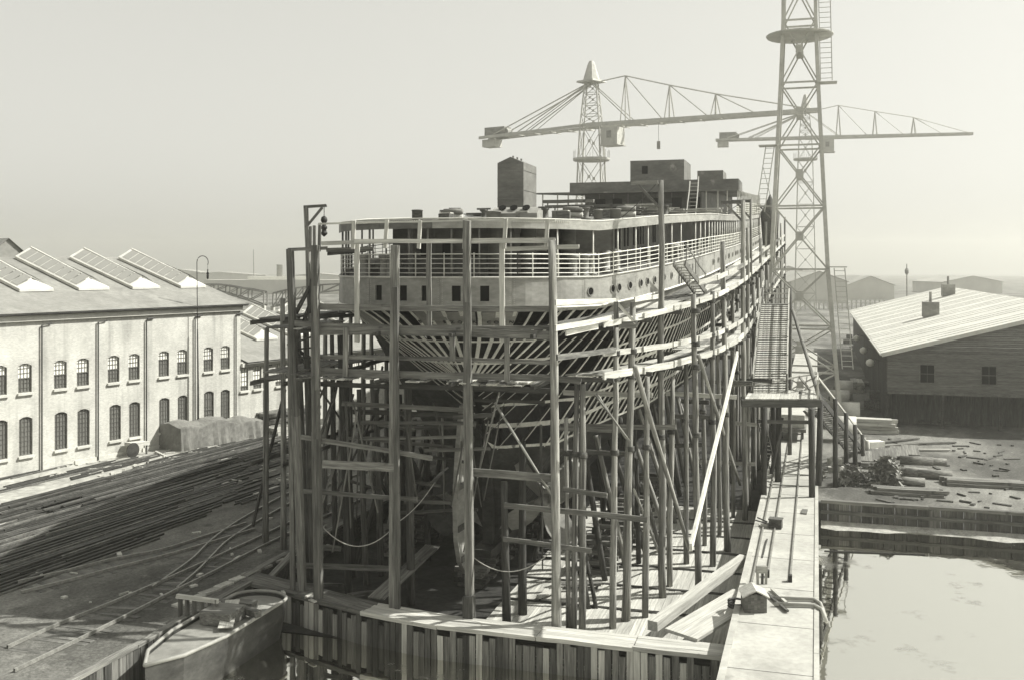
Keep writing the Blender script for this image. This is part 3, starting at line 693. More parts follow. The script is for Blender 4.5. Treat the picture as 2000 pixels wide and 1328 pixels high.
for t in (-8.4, -7, -6, 6.4, 7.4, 8.2): MB().tube([ST(50.4, t, pz(50)), ST(50.4, t, tz(50) - .1)], .06, 6).build("pillar", "steel_pale", ship)
for t in (-4.2, -2.6, 1.2, 2.9, 4.6): wall_panel("window", 53.98, t, 53.98, t + .9, pz(54) + .7, pz(54) + 1.8, .05, "pane_black", ship)
rbox("coaming", 55, -2.4, tz(55), 8.4, 3, .9, "steel_house"); rbox("coaming", 58, 4.5, tz(58), 8.6, 5, .95, "steel_house")
fun = rbox("funnel_casing", 61, .9, tz(61), 5.2, 5.4, 3.0, "steel_house")
wall_panel("opening", 58.29, -.55, 58.29, .0, tz(61) + 1.7, tz(61) + 2.45, .06, "pane_black", fun)
rbox("bridge_house", 68, 5.2, tz(68), 2.6, 4, 2.2, "steel_house"); rbox("white_panel", 63.2, 4.7, tz(63), 2.4, .1, 1.1, "white_paint")
rbox("bridge_house", 88, 3, tz(88), 7, 8, .7, "steel_house")
for t in (7.2, 8.0): MB().tube([ST(72, t - 1, tz(72)), ST(72, t - 1, tz(72) + 1.6)], .09, 6).build("post", "steel_house", ship)
# ---- rudder, stern frame, shaft bossings and propellers
m = MB(); pr = [(4.55, -.25), (3.75, .5), (3.3, 1.6), (3.15, 3.4), (3.45, 5.4), (3.9, 7.2), (4.1, 7.6), (5.2, 7.6), (5.2, -.25)]
for sg in (-1, 1):
    q = [ST(s, sg * (.10 if i < 7 else .16), z) for i, (s, z) in enumerate(pr)]; m.quad(*(q if sg < 0 else reversed(q)))
for i in range(len(pr)):
    j = (i + 1) % len(pr); w1, w2 = (.10 if i < 7 else .16), (.10 if j < 7 else .16)
    m.quad(ST(pr[i][0], w1, pr[i][1]), ST(pr[i][0], -w1, pr[i][1]), ST(pr[j][0], -w2, pr[j][1]), ST(pr[j][0], w2, pr[j][1]))
rud = m.build("rudder", "steel_plate", ship)
for z, e in ((.6, 3.8), (2.1, 3.35), (4.0, 3.35), (5.9, 3.7)): MB().beam(ST(e, .13, z), ST(5.3, .2, z), .05, .28).build("rudder_strap", "steel_rust", rud); MB().beam(ST(e, -.13, z), ST(5.3, -.2, z), .05, .28).build("rudder_strap", "steel_rust", rud)
MB().tube([ST(5.3, 0, -.5), ST(5.3, 0, 8.6)], .19, 10).build("rudder_stock", "steel_dark", ship, True)
MB().beam(ST(8.2, 0, -.3), ST(8.0, 0, 8.0), .5, .4).build("stern_post", "steel_dark", ship); MB().beam(ST(4.9, 0, -.45), ST(9, 0, -.4), .45, .35).build("sole_piece", "steel_dark", ship)
MB().boxm(Matrix.Translation(ST(60, 0, 1.0)) @ Matrix.Rotation(-TH, 4, 'Z') @ Matrix.Rotation(.02, 4, 'X'), 1.0, 106, .5).build("keel", "steel_dark", ship)
def screw(t):
    c = ST(7.6, t, 2.6); hub = MB().tube([c - U * .75, c - U * .55, c - U * .1, c + U * .5], .30, 12).build("propeller", "steel_rust" if t < 0 else "steel_plate", ship, True)  # port hub coloured apart from its twin too, for the stern's shade
    z = Vector((0, 0, 1))
    for k in range(4):
        q = R(35 + 90 * k); d = N * math.cos(q) + z * math.sin(q); e = z * math.cos(q) - N * math.sin(q); b = MB(); rows = []
        for i in range(7):
            r = .25 + 2.0 * i / 6; w_ = .62 * math.sin(math.pi * (i + 1.1) / 8.2) + .08; tw = R(62 - 34 * i / 6)
            ax = e * math.cos(tw) + U * math.sin(tw); nn = e * -math.sin(tw) + U * math.cos(tw)
            rows.append([c + d * r + ax * (w_ * x) + nn * (.05 * (1 - x * x) + y * .03) for x in (-1, -.5, 0, .5, 1) for y in (0,)])
        for A, B in zip(rows, rows[1:]):
            for j in range(4): b.quad(A[j], A[j + 1], B[j + 1], B[j]); 
        for A, B in zip(rows, rows[1:]):
            for j in range(4): b.quad(*[p + U * .05 for p in (B[j], B[j + 1], A[j + 1], A[j])])
        b.build("blade", "steel_dark" if t < 0 else "steel_plate", hub, True)  # port screw given darker steel so it sinks into the stern's shade
    MB().tube([c + U * .5, c + U * 2.5, ST(14, t * .85, 2.9)], .42, 12, .9).build("shaft_bossing", "steel_plate", ship, True)
    MB().beam(c + U * .9, ST(8.8, .2 * (1 if t > 0 else -1), 4.8), .5, .16, U).build("shaft_strut", "steel_plate", ship)
    MB().beam(c + U * .9, ST(8.8, .2 * (1 if t > 0 else -1), 1.0), .5, .16, U).build("shaft_strut", "steel_plate", ship)
screw(3.0); screw(-3.0)

# ================================================================ STAGING
def fz(s): return floor_z(s) + .0
# ---- stern staging
stg = thing("stern_staging", "timber staging of tall square posts and plank walkways across the stern of the ship", "scaffold", ST(-1.4, 0, fz(0)))
def post_px(px0, py0, px1, s, zb, wd=.30, ma="plank_old", parent=stg, name="post", rnd=False):
    """upright at ship station s: top pixel, foot column, foot height"""
    Y1 = rowY(px1, s); foot = Vector(((px1 - CX) / F * Y1, Y1, zb)); tp = W(px0, py0, Y1)
    if rnd: return pole(name, foot, tp, wd / 2 * 1.12, wd / 2 * .86, ma, parent)
    mid_ = foot.lerp(tp, random.uniform(.45, .6))
    beam(name, foot, mid_ + (tp - foot).normalized() * .3, wd, wd * .82, ma, parent, up=U)
    return beam(name, mid_ + U * -.05, tp, wd * .9, wd * .72, ma, parent, up=U)
wz = -.02
post_px(567, 487, 590, -.6, wz); post_px(615, 480, 622, -1.4, wz, .33); post_px(771, 480, 769, -1.5, wz, .34)
post_px(912, 432, 917, -1.6, wz, .31); post_px(1077, 470, 1088, -1.5, fz(0), .36, "pole_wood", rnd=True)
# lower doublings on the posts
for px, y0, y1, s in ((567, 640, 1150, -.72), (616, 560, 760, -1.55), (772, 560, 1190, -1.66), (913, 592, 1190, -1.75)):
    Y = rowY(px, s); beam("post_doubling", W(px + 5, y1, Y), W(px, y0, Y), .2, .16, "plank_old", stg, up=U)
b0 = rowY(917, -1.75); beam("post_shoe", W(916, 1222, b0), W(916, 1163, b0), .42, .38, "plank_tar", stg, up=U)
# uprights hung between the posts
for px, y0, y1, s, ma in ((697, 478, 668, -1.15, "plank_pale"), (838, 470, 640, -1.0, "plank_old"), (981, 470, 668, -1.2, "plank_pale"), (675, 640, 735, -1.35, "plank_old"), (990, 660, 745, -1.35, "plank_old"), (884, 655, 705, -1.3, "plank_old")):
    Y = rowY(px, s); beam("hanger", W(px, y1, Y), W(px, y0, Y), .21, .09, ma, stg, up=U)
for px, y0, y1 in ((692, 431, 487), (756, 430, 486), (821, 430, 486), (909, 428, 486), (988, 427, 486), (1070, 430, 482)):
    Y = rowY(px, -1.28); beam("hanger", W(px - 3, y1, Y), W(px, y0, Y), .15, .08, "plank_pale", stg, up=U)
# cross planks: x0, y0, x1, y1, station, height, material
for x0, y0, x1, y1, s, hh, ma in (
    (563, 488, 640, 485, -.75, .14, "plank_old"), (628, 476, 768, 472, -1.33, .17, "plank_pale"), (692, 472, 912, 471, -1.36, .17, "plank_pale"), (905, 471, 1085, 469, -1.40, .2, "plank_pale"),
    (638, 489, 730, 486, -1.0, .18, "plank_old"), (640, 496, 715, 490, -.7, .14, "plank_tar"), (985, 487, 1131, 483, -.9, .17, "plank_pale"),
    (622, 438, 915, 431, -1.22, .07, "plank_pale"), (905, 430, 1085, 431, -1.24, .07, "plank_pale"),
    (624, 600, 772, 602, -1.1, .27, "plank_old"), (765, 603, 1085, 604, -1.12, .24, "plank_old"),
    (575, 632, 628, 636, -.85, .24, "plank_old"), (625, 634, 775, 639, -1.2, .16, "plank_old"), (770, 639, 1082, 640, -1.22, .14, "plank_old"),
    (612, 648, 775, 646, -1.25, .33, "plank_old"), (768, 647, 915, 650, -1.3, .34, "plank_old"), (912, 650, 1085, 656, -1.3, .36, "plank_old"),
    (622, 697, 772, 699, -1.22, .18, "plank_old"), (765, 699, 915, 702, -1.22, .18, "plank_old"), (905, 702, 1085, 708, -1.22, .18, "plank_old"),
    (624, 726, 775, 732, -1.22, .32, "plank_old"), (765, 731, 915, 734, -1.24, .28, "plank_old"), (913, 734, 1085, 738, -1.24, .26, "plank_old"), (1075, 738, 1135, 744, -1.24, .22, "plank_old"),
    (625, 750, 915, 757, -1.1, .2, "plank_tar"), (910, 758, 1085, 764, -1.1, .22, "plank_tar"),
    (630, 905, 775, 913, -1.6, .34, "plank_old"), (588, 853, 845, 894, -1.15, .2, "plank_old"), (592, 958, 815, 975, -1.15, .17, "plank_old"),
    (922, 921, 1085, 934, -1.3, .32, "plank_old"), (985, 987, 1265, 1014, -.6, .22, "plank_old"), (983, 1052, 1155, 1075, -.6, .19, "plank_old"),
    (668, 787, 905, 800, 1.5, .2, "plank_old"), (690, 803, 905, 812, 3, .22, "plank_tar"), (706, 824, 930, 827, 1.0, .16, "plank_old"), (680, 856, 895, 853, 2.5, .14, "plank_old"),
    (800, 940, 860, 948, 3, .15, "plank_tar"), (1100, 955, 1185, 968, .5, .2, "plank_old"), (575, 1103, 760, 1110, 1.0, .24, "plank_old"), (625, 1068, 665, 1070, .8, .24, "plank_tar")):
    beam("cross_plank", RW(x0, y0, s), RW(x1, y1, s), .07, hh, ma, stg, rough=.012)
# walkway boards of the two stern stages
for k in range(26):
    t = -5.6 + k * .42
    for z, so_, ln in ((11.35, -1.05, .85), (9.38, -1.25, 1.25)):
        if random.random() < .12: continue
        p = ST(so_ + random.uniform(-.12, .1), t, z + random.uniform(-.03, .04)); q = ST(so_ + ln + random.uniform(-.1, .25), t + random.uniform(-.05, .05), z + random.uniform(-.02, .03))
        beam("stage_board", p, q, .36, .05, "plank_pale" if random.random() < .22 else "plank_old", stg)
for z in (11.24, 9.26):
    for t in (-5.2, -1.7, 1.6, 5.0): beam("putlog", ST(-1.8, t, z), ST(1.0 if z < 10 else .2, t, z), .14, .16, "plank_tar", stg)
for k in range(30):     # ragged board ends standing out over the lower stage
    t = -5.4 + k * .36; 
    if random.random() < .25: continue
    p = ST(-1.15 - random.uniform(.2, .75), t, 9.30 + random.uniform(-.03, .05)); q = ST(.4, t + random.uniform(-.2, .2), 9.36)
    beam("stage_board", p, q, .3, .05, "plank_pale" if random.random() < .35 else "plank_old", stg)
for k in range(16):     # thin sticks and props below the lower stage
    x0 = random.uniform(640, 1060); s0 = random.uniform(-.5, 5); y0 = random.uniform(760, 830); x1 = x0 + random.uniform(-50, 50); y1 = y0 + random.uniform(120, 330)
    pole("brace", RW(x0, y0, s0), RW(x1, y1, s0 + random.uniform(-.5, 1.5)), random.uniform(.035, .07), .03, random.choice(("plank_tar", "plank_old", "pole_wood")), stg, n=6)
for k in range(10):
    x0 = random.uniform(640, 960); s0 = random.uniform(1, 6); y0 = random.uniform(780, 1080); beam("cross_plank", RW(x0, y0, s0), RW(x0 + random.uniform(60, 200), y0 + random.uniform(-6, 22), s0), .06, random.uniform(.12, .2), random.choice(("plank_tar", "plank_old", "plank_old")), stg)
# sloping braces and odd poles
for x0, y0, s0, x1, y1, s1, r, ma in ((966, 786, -1.0, 1086, 982, -1.4, .055, "pole_wood"), (1162, 770, 1.0, 1230, 862, 1.0, .05, "pole_wood"), (640, 745, 1.0, 612, 800, 1.0, .06, "plank_tar"), (625, 760, .5, 680, 840, 4.0, .05, "plank_tar"), (655, 765, 1.2, 605, 915, .0, .07, "plank_tar"), (690, 770, 3, 655, 905, 0, .06, "plank_tar"), (735, 800, 4, 640, 1000, 0, .06, "plank_tar"), (655, 905, 1, 620, 1010, -.4, .07, "plank_old")):
    pole("brace", RW(x0, y0, s0), RW(x1, y1, s1), r, r * .85, ma, stg, n=6)
# gallows with its lamp at the port corner is separate; short palings at the corner
for px, y0 in ((606, 443), (614, 441), (624, 436)): Y = rowY(px, -.3); beam("paling", W(px, 492, Y), W(px, y0, Y), .13, .06, "plank_old", stg, up=U)
for x0, y0, x1, y1 in ((578, 612, 605, 560), (604, 612, 609, 546), (590, 640, 604, 600)): pole("knee", RW(x0, y0, .3), RW(x1, y1, .3), .11, .09, "plank_tar", stg, n=7)
for k in range(5): beam("stage_board", RW(562 + 3 * k, 672 + 12 * (k % 3), .2 + .3 * k), RW(622, 655 + 22 * k, .4 + .3 * k), .25, .07, "plank_tar", stg)
for k in range(6): beam("stage_board", ST(-.4 + k * .9, -6.9, 9.35), ST(.45 + k * .9, -6.9, 9.4), 1.5, .06, "plank_old", stg)
for k in range(6): beam("stage_board", ST(-.4 + k * .9, -6.9, 11.3), ST(.45 + k * .9, -6.9, 11.35), 1.2, .06, "plank_old", stg)
# inner shores under the counter
for px0, y0, px1, s, zb in ((664, 655, 682, 2.2, fz(2)), (672, 655, 690, 5.5, fz(5)), (700, 760, 716, 4.5, fz(4)), (733, 760, 745, 6.0, fz(5)), (797, 760, 803, 2.6, fz(2)), (780, 770, 790, 8, fz(5)), (833, 770, 836, 9, fz(6)), (597, 640, 612, 1.2, .0), (581, 645, 600, 3.4, .0), (648, 650, 655, 6.5, .0), (985, 940, 990, 1.5, fz(2)), (1020, 860, 1021, 2.6, fz(2))):
    post_px(px0, y0, px1, s, zb, random.uniform(.26, .36), "plank_tar", name="shore", rnd=True)

# ---- starboard staging
def lvl1(s): return interp([(0, 11.45), (6, 11.95), (20, 13.05), (100, 17.2)], s)
def lvl2(s): return interp([(0, 9.45), (6, 9.45), (20, 9.85), (100, 13.4)], s)
def lvl3(s): return interp([(0, 7.0), (20, 7.2), (100, 10.4)], s)

sb = thing("starboard_staging", "long row of rough timber poles and plank walkways along the sunlit side of the ship", "scaffold", ST(12, 11, fz(12)))
def pole_g(pxb, pyb, pxt, pyt, r=.17, ma="pole_wood", name="pole", parent=sb):
    g = G(pxb, pyb, Z_FLOOR + .02); s, t = to_st(g); g = Vector(g); tp = W(pxt, pyt, g.y)
    g.z = fz(s); return pole(name, g, tp, r, r * .72, ma, parent, wob=.09)
for a_ in ((1197, 1226, 1203, 640, .15), (1222, 1212, 1238, 590, .19), (1260, 1206, 1264, 735, .15), (1294, 1168, 1286, 352, .18), (1308, 1147, 1312, 735, .15), (1341, 1105, 1338, 700, .15), (1364, 1160, 1359, 575, .17), (1392, 1110, 1390, 570, .16), (1376, 1071, 1372, 690, .13), (1421, 1082, 1414, 472, .17), (1405, 1052, 1402, 640, .13), (1455, 1023, 1450, 392, .17), (1432, 1018, 1428, 560, .12), (1120, 1232, 1127, 745, .14), (1137, 1238, 1139, 750, .17), (1110, 1228, 1109, 815, .11)):
    pole_g(*a_)
k = 0; s = 24.2
while s < 100:
    for t, zz in ((9.95, zd(s) + random.uniform(-4.0, -2.0)), (11.55, zd(s) + (random.uniform(.5, 2.0) if k % 5 == 0 else random.uniform(-3.0, -1.2)))):
        t_ = t + random.uniform(-.15, .15); s_ = s + random.uniform(-.4, .4) + (1.1 if t < 10.5 else 0)
        pole("pole", ST(s_, t_, fz(s_)), ST(s_ + random.uniform(-.1, .1), t_ + random.uniform(-.12, .12), zz), .16, .11, "pole_wood", sb, n=7)
    s += 2.9; k += 1
def lash(p, r, parent):
    MB().tube([p - Vector((0, 0, .11)), p - Vector((0, 0, .05)), p + Vector((0, 0, .05)), p + Vector((0, 0, .11))], r, 9).build("lashing", "plank_tar", parent, True)
for o_ in [q for q in sb.children if q.name.startswith("pole")][:40]:
    M_ = world_of(o_); xs = [v.co.x for v in o_.data.vertices]; a_, b_ = M_ @ Vector((min(xs), 0, 0)), M_ @ Vector((max(xs), 0, 0))
    s_, t_ = to_st(a_)
    for zz in (lvl1(s_) - .15, lvl2(s_) - .15, lvl2(s_) + .9, 6.2):
        if a_.z + .5 < zz < b_.z - .2: lash(a_.lerp(b_, (zz - a_.z) / (b_.z - a_.z)), .19, sb)
# gallows heads on some of the tall poles
for px, py, t_off, s0 in ((1286, 354, -1, 0), (1450, 394, -1, 0)):
    pass
def gallows(top, arm, name, label, parent=None):
    q = top - Vector((0, 0, .1)); o = parent
    beam("gallows_arm", q, q + arm, .14, .17, "plank_old", o); beam("gallows_brace", q - Vector((0, 0, 1.15)), q + arm * .8 - Vector((0, 0, .05)), .11, .13, "plank_old", o)
gallows(W(1286, 352, 46.9), N * -1.25 + U * .1, "", "", sb)
gallows(W(1450, 392, 60.4), N * -1.25, "", "", sb)
for s in (27, 58, 74): 
    p = ST(s, 11.6, zd(s) + 3.4); pole("pole", ST(s, 11.6, zd(s) - 2), p, .1, .08, "pole_wood", sb, n=6); gallows(p, N * -1.2, "", "", sb)
for px, py, Yd in ((1204, 588, 0), ): 
    Y = rowY(px, 2.2); a0 = W(1204, 590, Y); beam("gallows_brace", a0, W(1241, 632, Y), .1, .12, "plank_pale", sb); beam("gallows_arm", W(1200, 636, Y), W(1242, 634, Y), .12, .3, "plank_old", sb); beam("post", W(1203, 740, Y), a0, .2, .16, "plank_old", sb, up=U)
# walkway levels
def wedge(s):   # inner edge: follows the hull at walkway height
    return interp([(1, 4.6), (4, 6.2), (8, 7.5), (12, 8.3), (20, 8.9), (30, 9.35), (100, 9.4)], s)
def oedge(s): return interp([(0, 6.6), (3, 8.0), (7, 9.3), (12, 10.6), (20, 11.35), (100, 11.5)], s)
s = 1.2
while s < 92:
    ln = random.uniform(2.6, 3.6) if s < 30 else 6
    for lf, kk in ((lvl1, 3), (lvl2, 4)):
        for i in range(kk):
            q = (i + .5) / kk; e = random.uniform(-.25, .25)
            a_, b_ = s + e, s + ln + e + random.uniform(-.1, .3)
            ta, tb = wedge(a_) + (oedge(a_) - wedge(a_)) * q + .12, wedge(b_) + (oedge(b_) - wedge(b_)) * q + .12
            wd = (oedge(s) - wedge(s)) / kk - .03
            if lf is lvl2 and i == 0 and random.random() < .4: continue
            beam("stage_board", ST(a_, ta, lf(a_) + random.uniform(0, .03)), ST(b_, tb, lf(b_) + random.uniform(0, .03)), max(.2, wd), .06, "plank_pale" if random.random() < .65 else "plank_old", sb)
        # outer edge board and guard plank
        beam("edge_board", ST(s - .2, oedge(s - .2) + .22, lf(s) + .05), ST(s + ln + .2, oedge(s + ln) + .22, lf(s + ln) + .05), .07, .30 if lf is lvl2 else .24, "plank_pale", sb)
        if lf is lvl2 or s > 8: beam("guard_plank", ST(s - .2, oedge(s - .2) + .2, lf(s) + .95), ST(s + ln + .2, oedge(s + ln) + .2, lf(s + ln) + .95), .06, .24, "plank_pale" if random.random() < .7 else "plank_old", sb)
        beam("putlog", ST(s, wedge(s) - .25, lf(s) - .13), ST(s, oedge(s) + .5, lf(s) - .13), .15, .18, "plank_tar", sb)
    s += ln
for x0, y0, x1, y1, t, ma in ((1085, 642, 1240, 612, 7.4, "plank_pale"), (1105, 650, 1168, 638, 7.2, "plank_pale"), (1088, 698, 1210, 682, 7.6, "plank_old"), (1085, 592, 1240, 585, 6.9, "plank_pale"), (1240, 586, 1295, 578, 8.4, "plank_pale")):
    beam("guard_plank", LW(x0, y0, t), LW(x1, y1, t), .06, .2, ma, sb)
# lower cross ties seen between the poles
for x0, y0, x1, y1, s in ((1100, 766, 1275, 772, 4), (1090, 836, 1230, 840, 5), (1095, 880, 1230, 886, 4), (1300, 768, 1440, 775, 15), (1330, 783, 1385, 786, 13), (1310, 812, 1400, 815, 14), (1370, 745, 1470, 748, 20), (1400, 752, 1475, 750, 21), (1445, 742, 1508, 744, 22), (1290, 870, 1372, 868, 14), (1100, 830, 1320, 834, 6), (1355, 900, 1475, 906, 22), (1430, 826, 1478, 829, 23)):
    beam("tie_plank", RW(x0, y0, s), RW(x1, y1, s), .07, .22, random.choice(("plank_old", "plank_old", "plank_pale", "plank_tar")), sb)
for k in range(8): beam("tie_plank", ST(28 + 7 * k, 9.4, 8 + (k % 3)), ST(28.5 + 7 * k, 12, 8.2 + (k % 3)), .07, .25, "plank_old", sb)
# long diagonal braces
for x0, y0, t0, x1, y1, t1, r in ((1240, 715, 8.9, 1346, 1072, 9.9, .10), (1364, 695, 10.6, 1446, 945, 11.3, .09), (1166, 770, 7.0, 1226, 860, 7.4, .06), (1238, 955, 8.2, 1290, 1090, 8.2, .06)):
    pole("brace", LW(x0, y0, t0), LW(x1, y1, t1), r, r, "pole_wood", sb, n=7)
# dark shoring and clutter between hull and floor
sh = [(1150, 1190, 1112, 885), (1165, 1190, 1128, 1000), (1210, 1075, 1165, 900), (1230, 1060, 1252, 940)]
for x0, y0, x1, y1 in sh: p = G(x0, min(y0, 1200), Z_FLOOR); pole("shore", p, W(x1, y1, p.y + 2), .1, .08, "plank_tar", sb, n=6)
# loose pale plank leaning through the poles
tag(beam("leaning_plank", LW(1350, 1068, 11.9), LW(1441, 690, 11.9), .10, .26, "plank_pale"), "long bright plank leaning diagonally against the poles beside the ship", "plank")
# second, thinner leaning pole
# ---- port staging (seen through the stern)
pt = thing("port_staging", "shaded row of timber poles and ties along the far left side of the ship", "scaffold", ST(8, -10, 0))
s = 5.0; k = 0
while s < 66:
    for t, zt in ((-9.75, zd(s) - 1.6), (-11.1, zd(s) - 3.2)):
        s_ = s + random.uniform(-.3, .3) + (.9 if t < -10 else 0); pole("pole", ST(s_, t + random.uniform(-.15, .15), 0), ST(s_, t + random.uniform(-.1, .1), zt + random.uniform(-.5, .8)), .17, .12, "pole_wood", pt, n=7)
    for z in (4.2, 8.2, 11.2):
        for t in (-9.55, -11.3): beam("tie_plank", ST(s - .3, t, z + .1 * (k % 2)), ST(s + 3.5, t, z + .1 * (k % 2)), .07, .22, "plank_old", pt)
    for z in (8.4, 11.4): beam("stage_board", ST(s, -10.4, z), ST(s + 3.1, -10.4, z + .05), 1.2, .06, "plank_old", pt)
    if k % 2 == 0: beam("brace", ST(s, -11.35, 1), ST(s + 3.2, -11.35, 7.5), .08, .2, "plank_tar", pt)
    s += 3.2; k += 1

# ---- gallows with hanging lamp at the port corner
gl = thing("hanging_lamp_post", "tall timber gallows post with a dark arc lamp hanging over the stern corner", "lamp", RW(612, 640, 1.0))
Yg = rowY(600, .6); beam("post", W(607, 640, Yg), W(597, 404, Yg), .17, .15, "plank_old", gl, up=U); beam("arm", W(593, 405, Yg), W(638, 402, Yg), .15, .12, "plank_old", gl); beam("brace", W(598, 445, Yg), W(630, 406, Yg), .12, .1, "plank_old", gl)
lp = W(633, 403, Yg); MB().tube([lp, lp - Vector((0, 0, .5))], .018, 5).build("wire", "black_iron", gl)
lo = lp - Vector((0, 0, 1.36)); MB().lathe(lo, [(.02, 0), (.13, .1), (.16, .16), (.11, .22), (.10, .32), (.14, .36), (.14, .44), (.09, .5), (.1, .62), (.14, .68), (.15, .74), (.12, .86), (.03, .92)], 12).build("lamp_body", "black_iron", gl, True)

# ================================================================ timber dam across the slip end
dam = thing("timber_dam", "low plank-faced timber dam across the open end of the slip", "dam", ST(-2, 0, -1.4))
da_ = [ST(.1, -9.2), ST(-1.1, -5.6), ST(-2.3, -2.0), ST(-2.9, 1.5), ST(-3.0, 5.5), ST(-3.0, 9.2), ST(-3.0, 12.55)]
for i, (p, q) in enumerate(zip(da_, da_[1:])):
    d = (q - p).normalized(); nr = Vector((-d.y, d.x, 0)); ln = (q - p).length
    for j in range(4): beam("deck_plank", p + nr * (.14 + .29 * j) + d * .02, q + nr * (.14 + .29 * j) - d * .02, .275, .08, "plank_old" if i < 2 else "plank_pale", dam, rough=.004)
    beam("edge_beam", p - nr * .06 + Vector((0, 0, -.03)), q - nr * .06 + Vector((0, 0, -.03)), .14, .16, "plank_pale" if i > 1 else "plank_old", dam)
    n_ = int(ln / .26)
    for j in range(n_):
        c = p + d * (ln * (j + .5) / n_) - nr * random.uniform(.03, .07); beam("face_plank", c + Vector((0, 0, -2.2)), c + Vector((0, 0, -.12 - random.choice((0, 0, .1, .25)))), ln / n_ - .03, .06, random.choice(("plank_old", "plank_old", "plank_tar", "plank_pale")), dam, up=nr)
    beam("back_plank", p + nr * 1.2 + Vector((0, 0, -.75)), q + nr * 1.2 + Vector((0, 0, -.75)), .06, 1.3, "plank_tar", dam)
# raking struts on the pit side
for px0, y0, px1, y1 in ((560, 1075, 548, 1135), (645, 1075, 660, 1165)):
    pass
for t in (-8.2, -6.2, -3.6): beam("strut", ST(.6 - (t + 9) * .28 + .8, t, -.15), ST(3.6, t + .4, .9 if t < -8 else -1.0), .3, .14, "plank_old", dam)
tag(beam("gang_plank", RW(735, 1168, -.6), RW(845, 1065, 5.5), .75, .07, "plank_old"), "wide plank ramp sloping down from the dam into the shaded slip", "plank")
# big sawn baulks at the right end of the dam
for (a_, b_, wd, hh, lab) in ((G(1275, 1222, .1), G(1452, 1090, .5), .42, .38, "pale squared timber baulk slanting from the dam to the quay"), (G(1330, 1240, .1), G(1462, 1160, .6), 1.5, .12, "broad pale timber slab lying beside the little roofed box")):
    tag(beam("timber_baulk", a_, b_, wd, hh, "plank_pale"), lab, "timber")

# ================================================================ LEFT YARD
FD = Vector((.515, .857, 0)).normalized(); FN = Vector((FD.y, -FD.x, 0)); FP = Vector((-27.6, 77.8, 0))
def fp(k, m=0.0, z=0.0): p = FP + FD * k - FN * m; p.z = z; return p      # k along the front, m into the building
def k_at(px, m=0.0):
    c = (px - CX) / F; b = FP - FN * m; return (c * b.y - b.x) / (FD.x - c * FD.y)
def wall_holes(name, k0, k1, z0, z1, holes, material, parent, m0=0.0, depth=.16):
    ks = sorted({k0, k1} | {q for h in holes for q in h[:2]}); zs = sorted({z0, z1} | {q for h in holes for q in h[2:4]}); m = MB()
    for a, b in zip(ks, ks[1:]):
        for c, d in zip(zs, zs[1:]):
            if any(h[0] <= a and b <= h[1] and h[2] <= c and d <= h[3] for h in holes): continue
            m.quad(fp(a, m0, c), fp(b, m0, c), fp(b, m0, d), fp(a, m0, d))
    for h in holes:
        c = [(h[0], h[2]), (h[1], h[2]), (h[1], h[3]), (h[0], h[3])]
        for i in range(4): p, q = c[i], c[(i + 1) % 4]; m.quad(fp(p[0], m0, p[1]), fp(p[0], m0 + depth, p[1]), fp(q[0], m0 + depth, q[1]), fp(q[0], m0, q[1]))
        # segmental arch filling the head corners
        mid, hw, rise = (h[0] + h[1]) / 2, (h[1] - h[0]) / 2, .17
        for sg in (-1, 1):
            pts = [fp(mid + sg * hw, m0 + .012, h[3]), fp(mid, m0 + .012, h[3])] + [fp(mid + sg * hw * q, m0 + .012, h[3] - rise * q * q) for q in (0.25, .5, .75, 1)]
            m.quad(*(pts if sg > 0 else reversed(pts)))
    return m.build(name, material, parent)
def window(parent, k0, k1, z0, z1, split, rows, cols, white=True, door=False):
    fr = MB(); d = .11; b = .06
    for a, c in ((k0, k0 + b), (k1 - b, k1)): fr.beam(fp((a + c) / 2, d, z0), fp((a + c) / 2, d, z1), b, .06, FN)
    zz = [z0 + .03, z1 - .03] + ([split] if split else [])
    for z in zz: fr.beam(fp(k0 + b, d, z), fp(k1 - b, d, z), .06, .06)
    for i in range(1, cols): k = k0 + (k1 - k0) * i / cols; fr.beam(fp(k, d, z0 + .06), fp(k, d, z1 - .06), .028, .03, FN)
    for i in range(1, rows): z = z0 + (z1 - z0) * i / rows; fr.beam(fp(k0 + b, d + .01, z), fp(k1 - b, d + .01, z), .028, .028)
    o = fr.build("window" if not door else "door", "board_grey" if not white else "steel_house", parent)
    s = split or z0
    if s > z0: MB().quad(fp(k0, d + .04, z0), fp(k1, d + .04, z0), fp(k1, d + .04, s), fp(k0, d + .04, s)).build("pane", "pane_dark", o)
    MB().quad(fp(k0, d + .04, s), fp(k1, d + .04, s), fp(k1, d + .04, z1), fp(k0, d + .04, z1)).build("pane", "pane_white" if white else "pane_dark", o)
    if not door: MB().beam(fp(k0 - .08, -.06, z0 - .09), fp(k1 + .08, -.06, z0 - .09), .2, .15).build("sill", "trim_white", o)
